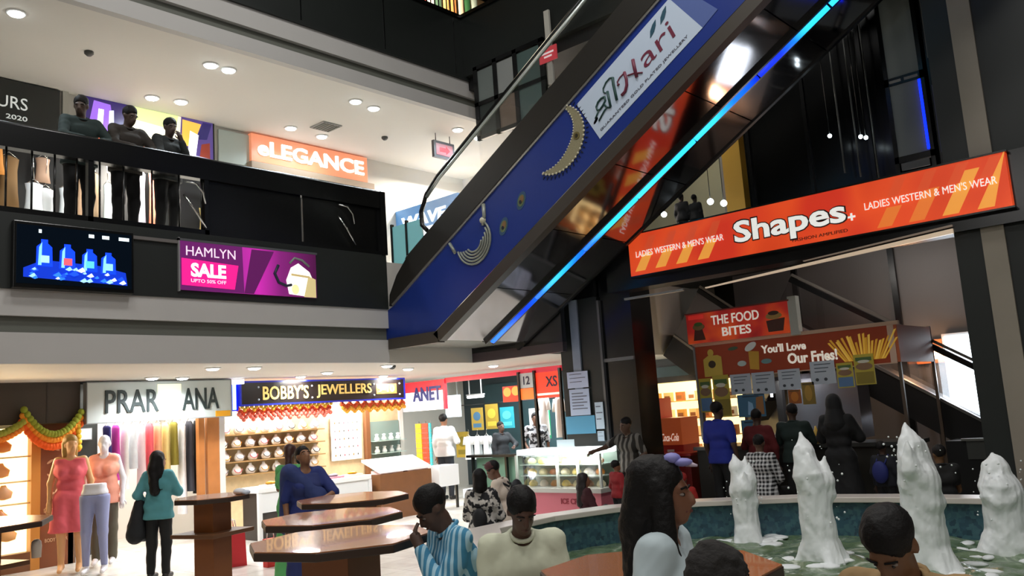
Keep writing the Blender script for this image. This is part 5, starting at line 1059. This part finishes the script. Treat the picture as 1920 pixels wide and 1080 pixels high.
    if face:
        for s_ in (-1, 1):
            b = MB(); b.ball(tuple(H((s_*.030, -.0745, .102))), (.0125*hs, .012*hs, .0065*hs), mat('#8c8078', .4), 10, 7); b.ball(tuple(H((s_*.030, -.0812, .102))), .0066*hs, mat('#140d0a', .2), 8, 6); b.build('eye', t)
            MB().tube([tuple(H((s_*.012, -.092, .124))), tuple(H((s_*.032, -.092, .130))), tuple(H((s_*.052, -.078, .124)))], .0042*hs, HAIR, 6).build('eyebrow', t)
        MB().tube([tuple(H((-.024, -.088, .041))), tuple(H((0, -.102, .042))), tuple(H((.024, -.088, .041)))], [.004*hs, .0075*hs, .004*hs], mat('#6e3a34' if fem else '#5c3a30', .5), 6).build('mouth', t)
    hm = hairm or HAIR
    if hair:
        hp = [E_((0, .022, .150), (.083, .100, .090))]
        fn = Me @ Z([0, -1, 0.0]); cuts = []
        subs = [E_((0, -.10, .07), (.064, .085, .085 if not bald else .12))]
        if bald: subs.append(E_((0, -.04, .24), (.05, .08, .05)))
        if hair == 'long': hp += [A(H((0, .05, .15)), H((0, .075, -.02)), .085, .08), A(H((0, .075, -.02)), U((0, .115, 1.18)), .08, .065), A(H((-.06, .03, .1)), U((-.09, .07, 1.22)), .045, .035), A(H((.06, .03, .1)), U((.09, .07, 1.22)), .045, .035)]
        elif hair == 'longfront': hp += [A(H((0, .05, .15)), H((0, .075, -.02)), .088, .09), A(H((0, .075, -.02)), U((0, .12, 1.08)), .09, .07), A(H((-.066, .0, .12)), U((-.125, -.04, 1.18)), .04, .05), A(U((-.125, -.04, 1.18)), U((-.12, -.10, .98)), .05, .035), A(H((.066, .0, .12)), U((.11, .05, 1.10)), .045, .05)]
        elif hair == 'bob': hp += [A(H((0, .05, .15)), H((0, .07, .0)), .085, .08), A(H((-.06, .03, .12)), H((-.06, .04, -.03)), .04, .035), A(H((.06, .03, .12)), H((.06, .04, -.03)), .04, .035)]
        elif hair == 'bun': hp += [E_((0, .115, .10), (.045, .04, .045))]
        elif hair == 'braid': hp += [A(H((0, .08, .10)), H((0, .10, -.02)), .05, .04), A(H((0, .10, -.02)), U((0, .11, 1.0)), .04, .025)]
        elif hair == 'fuzzy': hp += [E_((0, .02, .14), (.10, .115, .105))]
        b = MB(); sdf_mesh(b, hp, hm, vox*.9, .02, cuts, .004 if hair != 'fuzzy' else .008, 60 if hair != 'fuzzy' else 90, subs); b.build('hair', t)
    nkc = _rc(U((0, -.03, 1.455)), U((0, -.05, 1.60)), .066*S, .09*S)
    if top is not None:
        g = .020*S; tp = [(_rc(U((-.08, 0, hem+.02)), U((.08, 0, hem+.02)), .112*S+g, .112*S+g)), A(U((-.075, 0, .97)), U((.075, 0, .97)), .124, .124), A(U((-.06, 0, 1.10)), U((.06, 0, 1.10)), .088+.022, .088+.022), A(U((-.08, 0, 1.27)), U((.08, 0, 1.27)), .122, .122), A(U((-.125, .012, 1.385)), U((.125, .012, 1.385)), .074, .074), A(U((-.03, .015, 1.42)), U((.03, .015, 1.42)), .06, .06)]
        if fem: tp += [_el(U((-.075, -.09, 1.24)), Z([.075, .07, .072])*S), _el(U((.075, -.09, 1.24)), Z([.075, .07, .072])*S)]
        for k in 'rl':
            if sleeve > 0:
                q = min(1, sleeve*2); tp.append(A(J['sh'+k], J['sh'+k]+(J['el'+k]-J['sh'+k])*q, .066, .058))
                if sleeve > .5: q = (sleeve-.5)*1.9; tp.append(A(J['el'+k], J['el'+k]+(J['wr'+k]-J['el'+k])*q, .056, .042))
        nz = La @ Z([0, 0, -1.0]); o = float(nz @ U((0, 0, hem)))
        b = MB(); sdf_mesh(b, tp, top, vox, .03, [(nz, o)] if seat is None else [], wr, 34, [nkc]); b.build('shirt', t)
        if not fem and name == 'person':
            b = MB(); b.tube([tuple(U((.068*math.sin(a), .008-.062*math.cos(a), 1.455-.035*max(0, math.cos(a))+.012*max(0, -math.cos(a))))) for a in [2*PI*i/16 for i in range(16)]], .013*S, top, 6, closed=True); b.build('collar', t)
    if bottom is not None:
        g = .016; bp = [A(U((-.075, 0, .93)), U((.075, 0, .93)), .104, .104)]
        for k in 'rl': bp += [A(J['hp'+k], J['kn'+k], .098, .072), A(J['kn'+k], J['an'+k]+Z([0, 0, .02]), .072, .056)]
        b = MB(); sdf_mesh(b, bp, bottom, vox, .03, [((0, 0, -1), -.05*S)], wr, 30); b.build('trousers', t)
    if shoes is not None and legs:
        for k in 'rl':
            a = J['an'+k]; b = MB(); sdf_mesh(b, [A(Z([a[0], a[1]+.02*S, .045*S]), Z([a[0], a[1]-.16*S, .035*S]), .045, .04)], shoes, vox*.8, .02, [((0, 0, -1), 0.0)]); b.build('shoe', t)
    if dress is not None:
        m_, top_z, hem_z, flare = dress[:4]
        dp = [A(U((-.08, 0, 1.27)), U((.08, 0, 1.27)), .124, .124), A(U((-.06, 0, 1.10)), U((.06, 0, 1.10)), .105, .105), A(U((-.13, .012, 1.385)), U((.13, .012, 1.385)), .072, .072), A(U((-.075, 0, .92)), U((.075, 0, .92)), .125, .125)]
        if seat is None: dp += [A(Z([-.07, 0, .9])*S, Z([-.08-flare*.3, 0, hem_z])*S, .12, .12+flare), A(Z([.07, 0, .9])*S, Z([.08+flare*.3, 0, hem_z])*S, .12, .12+flare)]
        if fem: dp += [_el(U((-.075, -.09, 1.24)), Z([.075, .07, .072])*S), _el(U((.075, -.09, 1.24)), Z([.075, .07, .072])*S)]
        if len(dress) > 4:
            for k in 'rl': dp += [A(J['sh'+k], J['el'+k], .07, .065), A(J['el'+k], J['wr'+k], .065, .065)]
        b = MB(); sdf_mesh(b, dp, m_, vox, .04, [((0, 0, 1), top_z*S), ((0, 0, -1), -hem_z*S)] if seat is None else [], wr*1.3, 26, [nkc]); b.build('dress', t)
    if covered:
        hp = [E_((0, .02, .13), (.098, .118, .118)), A(H((0, .03, .06)), U((0, .02, 1.36)), .10, .16)]
        b = MB(); sdf_mesh(b, hp, covered, vox, .04, (), .004, 26, [E_((0, -.11, .08), (.05, .06, .07))]); b.build('head_scarf', t)
    if extra: extra(t, U, H, J, S, A, vox)
    return t
def tocam(p): return math.atan2(-p[0], p[1])
def put(px, py, **k):
    ax, v = list(k.items())[0]; p = on(px, py, ax, v) if ax in 'xyz' else deep(px, py, v); return (float(p[0]), float(p[1])), float(p[2])
def stripe(c0, c1, scale, kind='v', rough=.8):
    def f(nt, b, N, K):
        tc = N('ShaderNodeTexCoord'); sp = N('ShaderNodeSeparateXYZ'); K(tc.outputs['Object'], sp.inputs[0])
        def band(axis):
            m = N('ShaderNodeMath'); m.operation = 'MULTIPLY'; m.inputs[1].default_value = scale; K(sp.outputs[axis], m.inputs[0])
            s = N('ShaderNodeMath'); s.operation = 'SINE'; K(m.outputs[0], s.inputs[0]); g = N('ShaderNodeMath'); g.operation = 'GREATER_THAN'; g.inputs[1].default_value = .1; K(s.outputs[0], g.inputs[0]); return g
        g = band(0)
        if kind == 'c':
            h = band(2); a = N('ShaderNodeMath'); a.operation = 'ADD'; K(g.outputs[0], a.inputs[0]); K(h.outputs[0], a.inputs[1]); d = N('ShaderNodeMath'); d.operation = 'MULTIPLY'; d.inputs[1].default_value = .5; K(a.outputs[0], d.inputs[0]); g = d
        if kind == 's':
            a = N('ShaderNodeMath'); a.operation = 'ADD'; K(sp.outputs[0], a.inputs[0]); K(sp.outputs[1], a.inputs[1]); m = N('ShaderNodeMath'); m.operation = 'MULTIPLY'; m.inputs[1].default_value = scale; K(a.outputs[0], m.inputs[0]); q = N('ShaderNodeMath'); q.operation = 'SINE'; K(m.outputs[0], q.inputs[0]); g = N('ShaderNodeMath'); g.operation = 'GREATER_THAN'; g.inputs[1].default_value = .1; K(q.outputs[0], g.inputs[0])
        mx = N('ShaderNodeMix'); mx.data_type = 'RGBA'; mx.inputs[6].default_value = (*lin(c0), 1); mx.inputs[7].default_value = (*lin(c1), 1); K(g.outputs[0], mx.inputs[0]); K(mx.outputs[2], b.inputs['Base Color'])
    return nodes_mat('cloth_pattern', f, rough)
def patch(c0, c1, sc=30):
    def f(nt, b, N, K):
        tc = N('ShaderNodeTexCoord'); v = N('ShaderNodeTexNoise'); v.inputs['Scale'].default_value = sc; K(tc.outputs['Object'], v.inputs['Vector']); r = ramp(N, [(.45, c0), (.52, c1)]); K(v.outputs['Fac'], r.inputs[0]); K(r.outputs[0], b.inputs['Base Color'])
    return nodes_mat('cloth_print', f, .85)
cl = lambda c: mat(c, .85, noise=.1, nscale=9)
DK = cl('#15161a'); BLK = mat('#08080a', .8)
# ---------------------------------------------------------------- people on the ground, left side
CH = {}
def hold(side, off=(0, 0, 0)):
    def f(t, U, H, J, S, A, vox):
        q = (J['wrr']+J['wrl'])/2 if side == 'both' else J['wr'+side]
        q = Matrix.Translation(t.location) @ Matrix.Rotation(t.rotation_euler.z, 4, 'Z') @ Vector([float(q[i])+off[i] for i in range(3)])
        CH['p'] = tuple(q); CH['rz'] = t.rotation_euler.z
    return f
def bag_on(name, c, z=1.15, y=.17, r=(.13, .08, .2)):
    def f(t, U, H, J, S, A, vox):
        b = MB(); sdf_mesh(b, [_el(U((0, y, z)), np.array(r)*S)], mat(c, .7), vox, .02); b.build(name, t)
        b = MB()
        for s_ in (-1, 1): b.tube([tuple(U((s_*.09, y-.03, z+.16))), tuple(U((s_*.10, -.01, 1.47))), tuple(U((s_*.105, -.13, 1.36))), tuple(U((s_*.11, -.13, 1.2))), tuple(U((s_*.13, .0, 1.06)))], .016*S, mat(c, .7), 6)
        b.build('strap', t)
    return f
p = (-10.45, 4.98)
def jacket(t, U, H, J, S, A, vox):
    b = MB(); sdf_mesh(b, [A(U((.26, .02, 1.02)), U((.30, .04, .62)), .07, .13), A(U((.27, -.05, .98)), U((.24, -.1, .60)), .06, .10)], DK, vox, .05, (), .006, 24); b.build('jacket', t)
person('woman in a teal top and black trousers seen from behind, dark jacket over her arm', (*p, 0), 1.5, tocam(p)+2.75, ('across', 'hip'), fem=True, hair='long', top=cl('#4f8f96'), hem=.80, bottom=BLK, extra=jacket, head=(-25, 8))
p = (-7.5, 5.1)
def sari(t, U, H, J, S, A, vox):
    b = MB(); sdf_mesh(b, [A(U((-.17, -.02, 1.42)), U((.12, -.10, 1.12)), .085, .10), A(U((.12, -.1, 1.12)), U((.12, -.05, .86)), .10, .12), A(U((-.19, .05, 1.42)), U((-.2, .12, .8)), .08, .09)], mat('#2c3a6e', .8, noise=.15, nscale=10), vox, .05, (), .006, 30, [_rc(U((0, -.03, 1.46)), U((0, -.05, 1.6)), .066, .09)]); b.build('sari_drape', t)
person('woman in a dark blue sari with her face lifted, standing behind the farthest table', (*p, 0), 1.5, tocam(p)+.25, ('down', 'rail'), fem=True, hair='bun', skin='#8d6245', top=cl('#23306e'), sleeve=.5, dress=(cl('#2a3468'), 1.40, .04, .06), head=(10, -22), extra=sari)
p = (-8.55, 5.62)
person('woman in a bright green dress with a long brown braid beside the woman in blue', (*p, 0), 1.49, tocam(p)+2.5, ('down', 'across'), fem=True, hair='braid', hairm=mat('#3a1c10', .5), top=cl('#5cae66'), sleeve=.4, dress=(cl('#62b86e'), 1.42, .04, .05), head=(20, 5))
# corner shop people
p = (-13.3, 12.5)
person('man in a white shirt and dark jeans seen from behind in the corner shop', (*p, 0), 1.74, tocam(p)+2.6, ('across', 'down'), hair='short', top=cl('#e4e4e6'), sleeve=1, bottom=cl('#1c2028'), vox=.02)
p = (-11.55, 13.42)
person('shop clerk in a black and white patterned shirt behind the thin black counter', (*p, 0), 1.64, tocam(p), ('hip', 'down'), skin='#6e4a36', top=patch('#20242a', '#c8d0d8', 14), sleeve=.5, bottom=DK, vox=.02)
p = (-12.55, 13.45)
person('dark clothed clerk left of the patterned shirt clerk in the corner shop', (*p, 0), 1.5, tocam(p)+.6, ('down', 'rail'), skin='#5a4034', top=cl('#22262a'), bottom=DK, vox=.02)
# rim sitters, left rim
def stool(x, y, z, label):
    t = thing('low_stool', label, 'stool', (x, y, 0)); MB().lathe([(.17, z-.04), (.18, z-.02), (.17, z)], mat('#3a2a20', .5), 18).build('seat', t)
    for k in range(4):
        a = PI/4+PI/2*k; MB().tube([(.12*math.cos(a), .12*math.sin(a), z-.03), (.16*math.cos(a), .16*math.sin(a), 0)], .014, M_BLACK, 6).build('leg', t)
p = (-7.55, 8.15); stool(*p, .27, 'low stool under the man with the backpack')
def cap(t, U, H, J, S, A, vox):
    b = MB(); b.ball(tuple(H((0, .015, .165))), (.092*S, .105*S, .075*S), mat('#4a2226', .7), 14, 8); b.prism([(-.06, -.19), (.06, -.19), (.075, -.07), (-.075, -.07)], .165, .175, mat('#4a2226', .7), plane='xy', xf=Matrix.Translation(Vector(H((0, 0, 0)))) @ Matrix.Scale(S, 4)); b.build('cap', t)
    bag_on('backpack', '#16161a', 1.16, .19, (.15, .10, .24))(t, U, H, J, S, A, vox)
person('man in a maroon cap and cream shirt with a black backpack by the fountain', (*p, 0), 1.6, tocam(p)-1.9, ('lap', 'lap'), lean=14, seat=.27, head=(0, 20), skin='#6a4836', top=cl('#d8c8b8'), bottom=DK, extra=cap)
p = (-7.1, 7.2); stool(*p, .27, 'low stool under the woman in the flowered blouse')
person('woman with dark hair in a black and white flowered blouse seen from behind', (*p, 0), 1.5, tocam(p)+2.9, ('lap', 'lap'), seat=.27, fem=True, hair='bob', top=patch('#1c1c20', '#c9c4bc', 16), bottom=DK, extra=bag_on('shoulder_bag', '#101014', 1.1, .16, (.10, .06, .14)))
# front rim sitters
p = (-3.50, 3.40)
person('man in a blue and white striped shirt bending his head, seated on the fountain rim', (*p, 0), 1.62, tocam(p)-1.2, ('lap', 'chin'), lean=12, seat=.5, head=(-8, 30), skin='#4f382c', top=stripe('#3f87ac', '#a8cfe0', 130, 's'), bottom=DK, vox=.012)
p = (-3.05, 3.36)
person('man in a cream shirt looking down at a phone, seated on the fountain rim', (*p, 0), 1.56, tocam(p)+.15, ('phone', 'phone'), lean=6, seat=.5, head=(5, 24), skin='#54392c', top=cl('#d3d6bd'), sleeve=.6, bottom=DK, vox=.011, extra=hold('both', (0, -.10, 0)))
q = CH['p']; t = thing('phone', 'black phone held low by the man in cream', 'phone', q, CH['rz']); X = Matrix.Rotation(.5, 4, 'X'); MB().box(-.04, .04, -.006, .006, 0, .15, M_BLACK, xf=X).build('body', t, .003); MB().box(-.035, .035, .006, .008, .01, .14, mat('#1a2230', .1), xf=X).build('screen', t)
# foreground right
p = (-1.58, 2.45)
def bow(t, U, H, J, S, A, vox):
    b = MB(); m = mat('#8a88c8', .6)
    b.ball(tuple(H((.0, -.035, .228))), (.035, .03, .02), m, 10, 6); b.ball(tuple(H((.0, -.075, .216))), (.03, .034, .014), m, 10, 6); b.tube([tuple(H((0, -.09, .212))), tuple(H((.0, -.13, .205)))], [.012, .004], mat('#c9b8c8', .6), 6); b.build('hair_bow', t)
person('woman in profile with long black hair and a pale blue-white top at the front', (*p, 0), 1.5, tocam(p)+1.35, ('hip', 'down'), fem=True, hair='longfront', skin='#7c5038', top=mat('#b9c8cc', .7, noise=.08, nscale=12), sleeve=.6, bottom=DK, vox=.009, head=(0, 4), wr=.003, extra=bow)
p = (-1.18, 2.08)
person('child with a dark fuzzy head of hair in front of the woman in profile', (*p, 0), 1.30, tocam(p)+2.4, ('down', 'across'), hair='fuzzy', hairm=mat('#1d1a18', .9, bump=.4, nscale=60), skin='#7a5844', top=cl('#3a3638'), bottom=DK, vox=.011)
p = (-1.03, 3.12); stool(*p, .46, 'stool under the man in the beige shirt')
person('man with thinning dark hair and beige shirt bending his head at the lower right', (*p, 0), 1.66, tocam(p)-.35, ('lap', 'lap'), lean=12, seat=.46, head=(-5, 30), skin='#6e4a30', hair='short', top=mat('#96794f', .8, noise=.1, nscale=9), bottom=DK, vox=.010)
# beyond the fountain
p = (-7.25, 9.35); person('small girl with long dark hair and maroon top sitting before the pastry case', (*p, 0), 1.27, tocam(p)+1.9, ('lap', 'lap'), seat=.14, fem=True, hair='long', hairm=mat('#1c1512', .6), top=cl('#3a1218'), bottom=DK)
p = (-6.85, 9.55); person('small child in a red vest with dark sleeves beside the small girl', (*p, 0), .94, tocam(p)+2.2, ('down', 'down'), top=cl('#8c1a20'), sleeve=.8, bottom=DK)
p = (-7.02, 10.12); person('counter man in a dark striped shirt with one arm stretched over the pastry case', (*p, 0), 1.5, tocam(p)-.7, ('out', 'hip'), skin='#5e4434', head=(-15, 12), top=stripe('#26221c', '#77736c', 75), sleeve=.4, bottom=DK)
p = (-5.85, 10.62); person('man in a royal blue T-shirt seen from behind at the left of the stall', (*p, 0), 1.63, tocam(p)+2.5, ('down', 'down'), skin='#4a3428', top=cl('#1a2a8c'), sleeve=.4, bottom=BLK)
p = (-5.45, 10.95); person('person in dark red behind the man in royal blue', (*p, 0), 1.5, tocam(p)+2.9, ('down', 'across'), fem=True, skin='#4a3428', top=cl('#5c1214'), sleeve=.8, bottom=BLK)
p = (-5.02, 11.12); person('broad man in a dark green shirt seen from behind facing the stall', (*p, 0), 1.54, tocam(p)+2.9, ('across', 'across'), skin='#4a3428', top=cl('#1b2a26'), sleeve=.5, bottom=BLK, head=(25, 0))
p = (-5.13, 10.30); stool(*p, .40, 'stool under the man in the checked shirt')
person('man in a black and white checked shirt seated with his back to the fountain', (*p, 0), 1.5, tocam(p)+2.6, ('lap', 'lap'), seat=.40, skin='#5c4030', head=(20, 5), top=stripe('#0c0c0e', '#d0d0d0', 130, 'c'), bottom=BLK)
p = (-4.28, 10.75); person('person wholly in a black robe and head covering behind the second water jet', (*p, 0), 1.63, tocam(p)+2.8, ('across', 'across'), fem=True, skin='#5c4030', hair=None, dress=(BLK, 1.46, .03, .10, 1), covered=BLK, face=False)
p = (-3.75, 10.7); person('child in dark clothes with a blue backpack right of the person in black', (*p, 0), 1.03, tocam(p)+2.7, ('down', 'down'), skin='#4a3428', top=cl('#161820'), bottom=BLK, extra=bag_on('backpack', '#1a2468', 1.15, .2, (.16, .1, .22)))
p = (-6.2, 10.14); person('small child in a bright red hooded top crouching behind the fountain rim', (*p, 0), 1.15, tocam(p)+2.8, ('lap', 'lap'), seat=.12, skin='#6a4a38', hair='short', hairm=cl('#9c2420'), top=cl('#a8241f'), bottom=BLK)
p = (-2.98, 10.22); stool(*p, .28, 'stool under the person in black by the pillar')
person('person in black seated low, raising one arm with a pale phone by the pillar', (*p, 0), 1.4, tocam(p)-2.75, ('lap', 'up'), seat=.28, skin='#6a4a2c', top=cl('#141414'), sleeve=.3, bottom=BLK, extra=hold('l', (0, -.07, .0)))
t = thing('phone', 'pale rounded phone held up before the dark counter by the pillar', 'phone', CH['p'], .7); b = MB()
b.box(-.07, .07, -.008, .008, 0, .17, mat('#c8ccc8', .4)); b.build('case', t, .006); MB().box(-.05, .05, -.011, -.008, .02, .15, mat('#2a1416', .2)).build('screen', t)
p = (-1.98, 10.17); person('child in a pale lavender shirt at the right edge of the photo', (*p, 0), .95, tocam(p)+2.6, ('down', 'down'), top=cl('#9a9ac0'), sleeve=.6, bottom=DK)
# balcony people and the two across
for k, (y, hh, l, hd, a) in enumerate(((4.06, 1.72, 'left of three people leaning on the upper balcony railing, in dark green', (-35, 15), ('rail', 'rail')), (4.62, 1.72, 'middle of three people leaning on the upper balcony railing, in brown', (10, 20), ('rail', 'rail')), (5.16, 1.68, 'right of three people leaning on the upper balcony railing, in dark grey', (-10, 12), ('rail', 'chin')))):
    person(l, (-10.52, y, 4.15), hh, LZ+.1*k, a, lean=6, head=hd, skin='#4a382e', top=cl(('#1f2e2c', '#2c2620', '#262a2a')[k]), bottom=BLK)
for px, py, l in ((1276, 366, 'taller dark figure standing behind the left end of the orange banner'), (1303, 384, 'shorter dark figure standing behind the left end of the orange banner')):
    q = on(px, py, 'y', 12.1); person(l, (float(q[0]), 12.1, 4.15), max(.8, float(q[2])-4.15), tocam(q)+2.6, top=BLK, bottom=BLK, skin='#3a2c24', vox=.02)
# ---------------------------------------------------------------- mannequins
WHM = mat('#e6e4e8', .35); TAN = mat('#d8a470', .4)
def ped(x, y, l):
    pass
p = (-12.2, 4.62)
person('tan mannequin with blond wig in a coral halter dress before the brown panel', (*p, 0.02), 1.76, LZ-.5, ('down', 'down'), fem=True, hair='bob', hairm=mat('#a8843c', .5), body_m=TAN, shoes=None, face=False, name='mannequin', cat='mannequin', dress=(mat('#e2606a', .75, noise=.08, nscale=8), 1.42, .50, .04), head=(25, 0))
p = (-12.35, 5.12)
person('white headed mannequin in a peach top and dark olive trousers under the dress shop sign', (*p, 0.02), 1.74, LZ-.6, ('hip', 'down'), fem=True, hair=None, body_m=WHM, shoes=None, face=False, name='mannequin', cat='mannequin', top=mat('#eaa088', .75, noise=.06, nscale=8), sleeve=0, hem=.80, bottom=mat('#4c4638', .8))
t = thing('leg_mannequin', 'half mannequin of legs in lilac grey leggings with white waist', 'mannequin', (-11.72, 4.74, 0.02), LZ-.6)
LG = mat('#8e93b8', .7, noise=.06, nscale=8)
lp = [_rc((-.07, 0, .98), (.07, 0, .98), .105, .105)]
for s_ in (-1, 1): lp += [_rc((s_*.085, 0, .93), (s_*.10, -.02, .52), .10, .062), _rc((s_*.10, -.02, .52), (s_*.11, .02, .10), .062, .042)]
b = MB(); sdf_mesh(b, lp, LG, .014, .03, [((0, 0, -1), -.09), ((0, 0, 1), .99)]); b.build('leggings', t)
b = MB(); sdf_mesh(b, [_rc((-.065, 0, 1.0), (.065, 0, 1.0), .10, .10), _rc((-.055, 0, 1.1), (.055, 0, 1.1), .088, .088)], WHM, .014, .03, [((0, 0, -1), -.985), ((0, 0, 1), 1.13)]); b.build('waist', t)
for s_ in (-1, 1): b = MB(); sdf_mesh(b, [_rc((s_*.11, .02, .08), (s_*.11, .02, .05), .04, .04), _rc((s_*.11, .01, .045), (s_*.115, -.14, .03), .038, .028)], WHM, .012, .02, [((0, 0, -1), 0)]); b.build('foot', t)
# ---------------------------------------------------------------- water jets: foam columns with torn tops
def jet(x, y, hh, r, label, k):
    t = thing('water_jet', label, 'water jet', (x, y, .10), 0, None)
    rg = random.Random(k+3); pr = []
    lean = rg.uniform(-.05, .03)
    pr.append(_rc((0, 0, 0), (lean*.4, 0, hh*.6), r*.85, r*.72)); pr.append(_rc((lean*.4, 0, hh*.6), (lean-.03, 0, hh*.86), r*.72, r*.42)); pr.append(_rc((lean-.03, 0, hh*.86), (lean-.05, 0, hh), r*.42, .012))
    for i in range(7):
        a = rg.uniform(0, 6.28); z0 = hh*rg.uniform(.45, .75); q = r*rg.uniform(.35, .62); pr.append(_rc((q*math.cos(a), q*math.sin(a), z0), (q*1.15*math.cos(a), q*1.15*math.sin(a), z0+hh*rg.uniform(.1, .24)), r*.38, .012))
    for i in range(6):
        a = rg.uniform(0, 6.28); pr.append(_rc((r*.5*math.cos(a), r*.5*math.sin(a), .1), (r*1.0*math.cos(a), r*1.0*math.sin(a), -.02), r*.45, r*.3))
    m = mat('#f4f8f8', .5, noise=.04, nscale=14)
    b = MB(); sdf_mesh(b, pr, m, .0115, .05, [((0, 0, -1), .03)], .0065, 48, zf=.3); b.build('column', t)
    b = MB()
    for i in range(16):
        a = rg.uniform(0, 6.28); d = rg.uniform(r*.9, r*2.4); b.ball((d*math.cos(a), d*math.sin(a), .0), (rg.uniform(.05, .13), rg.uniform(.05, .12), .022), m, 9, 5)
    o = b.build('foam', t); o['kind'] = 'stuff'
    b = MB()
    for i in range(26):
        a = rg.uniform(0, 6.28); d = r*rg.uniform(.7, 1.35); b.ball((d*math.cos(a), d*math.sin(a), hh*rg.uniform(.3, .95)), rg.uniform(.004, .012), m, 6, 4)
    o = b.build('droplets', t); o['kind'] = 'stuff'
for k, (x, y, hh, r, l) in enumerate(JETS): jet(x, y, hh, r, l, k)
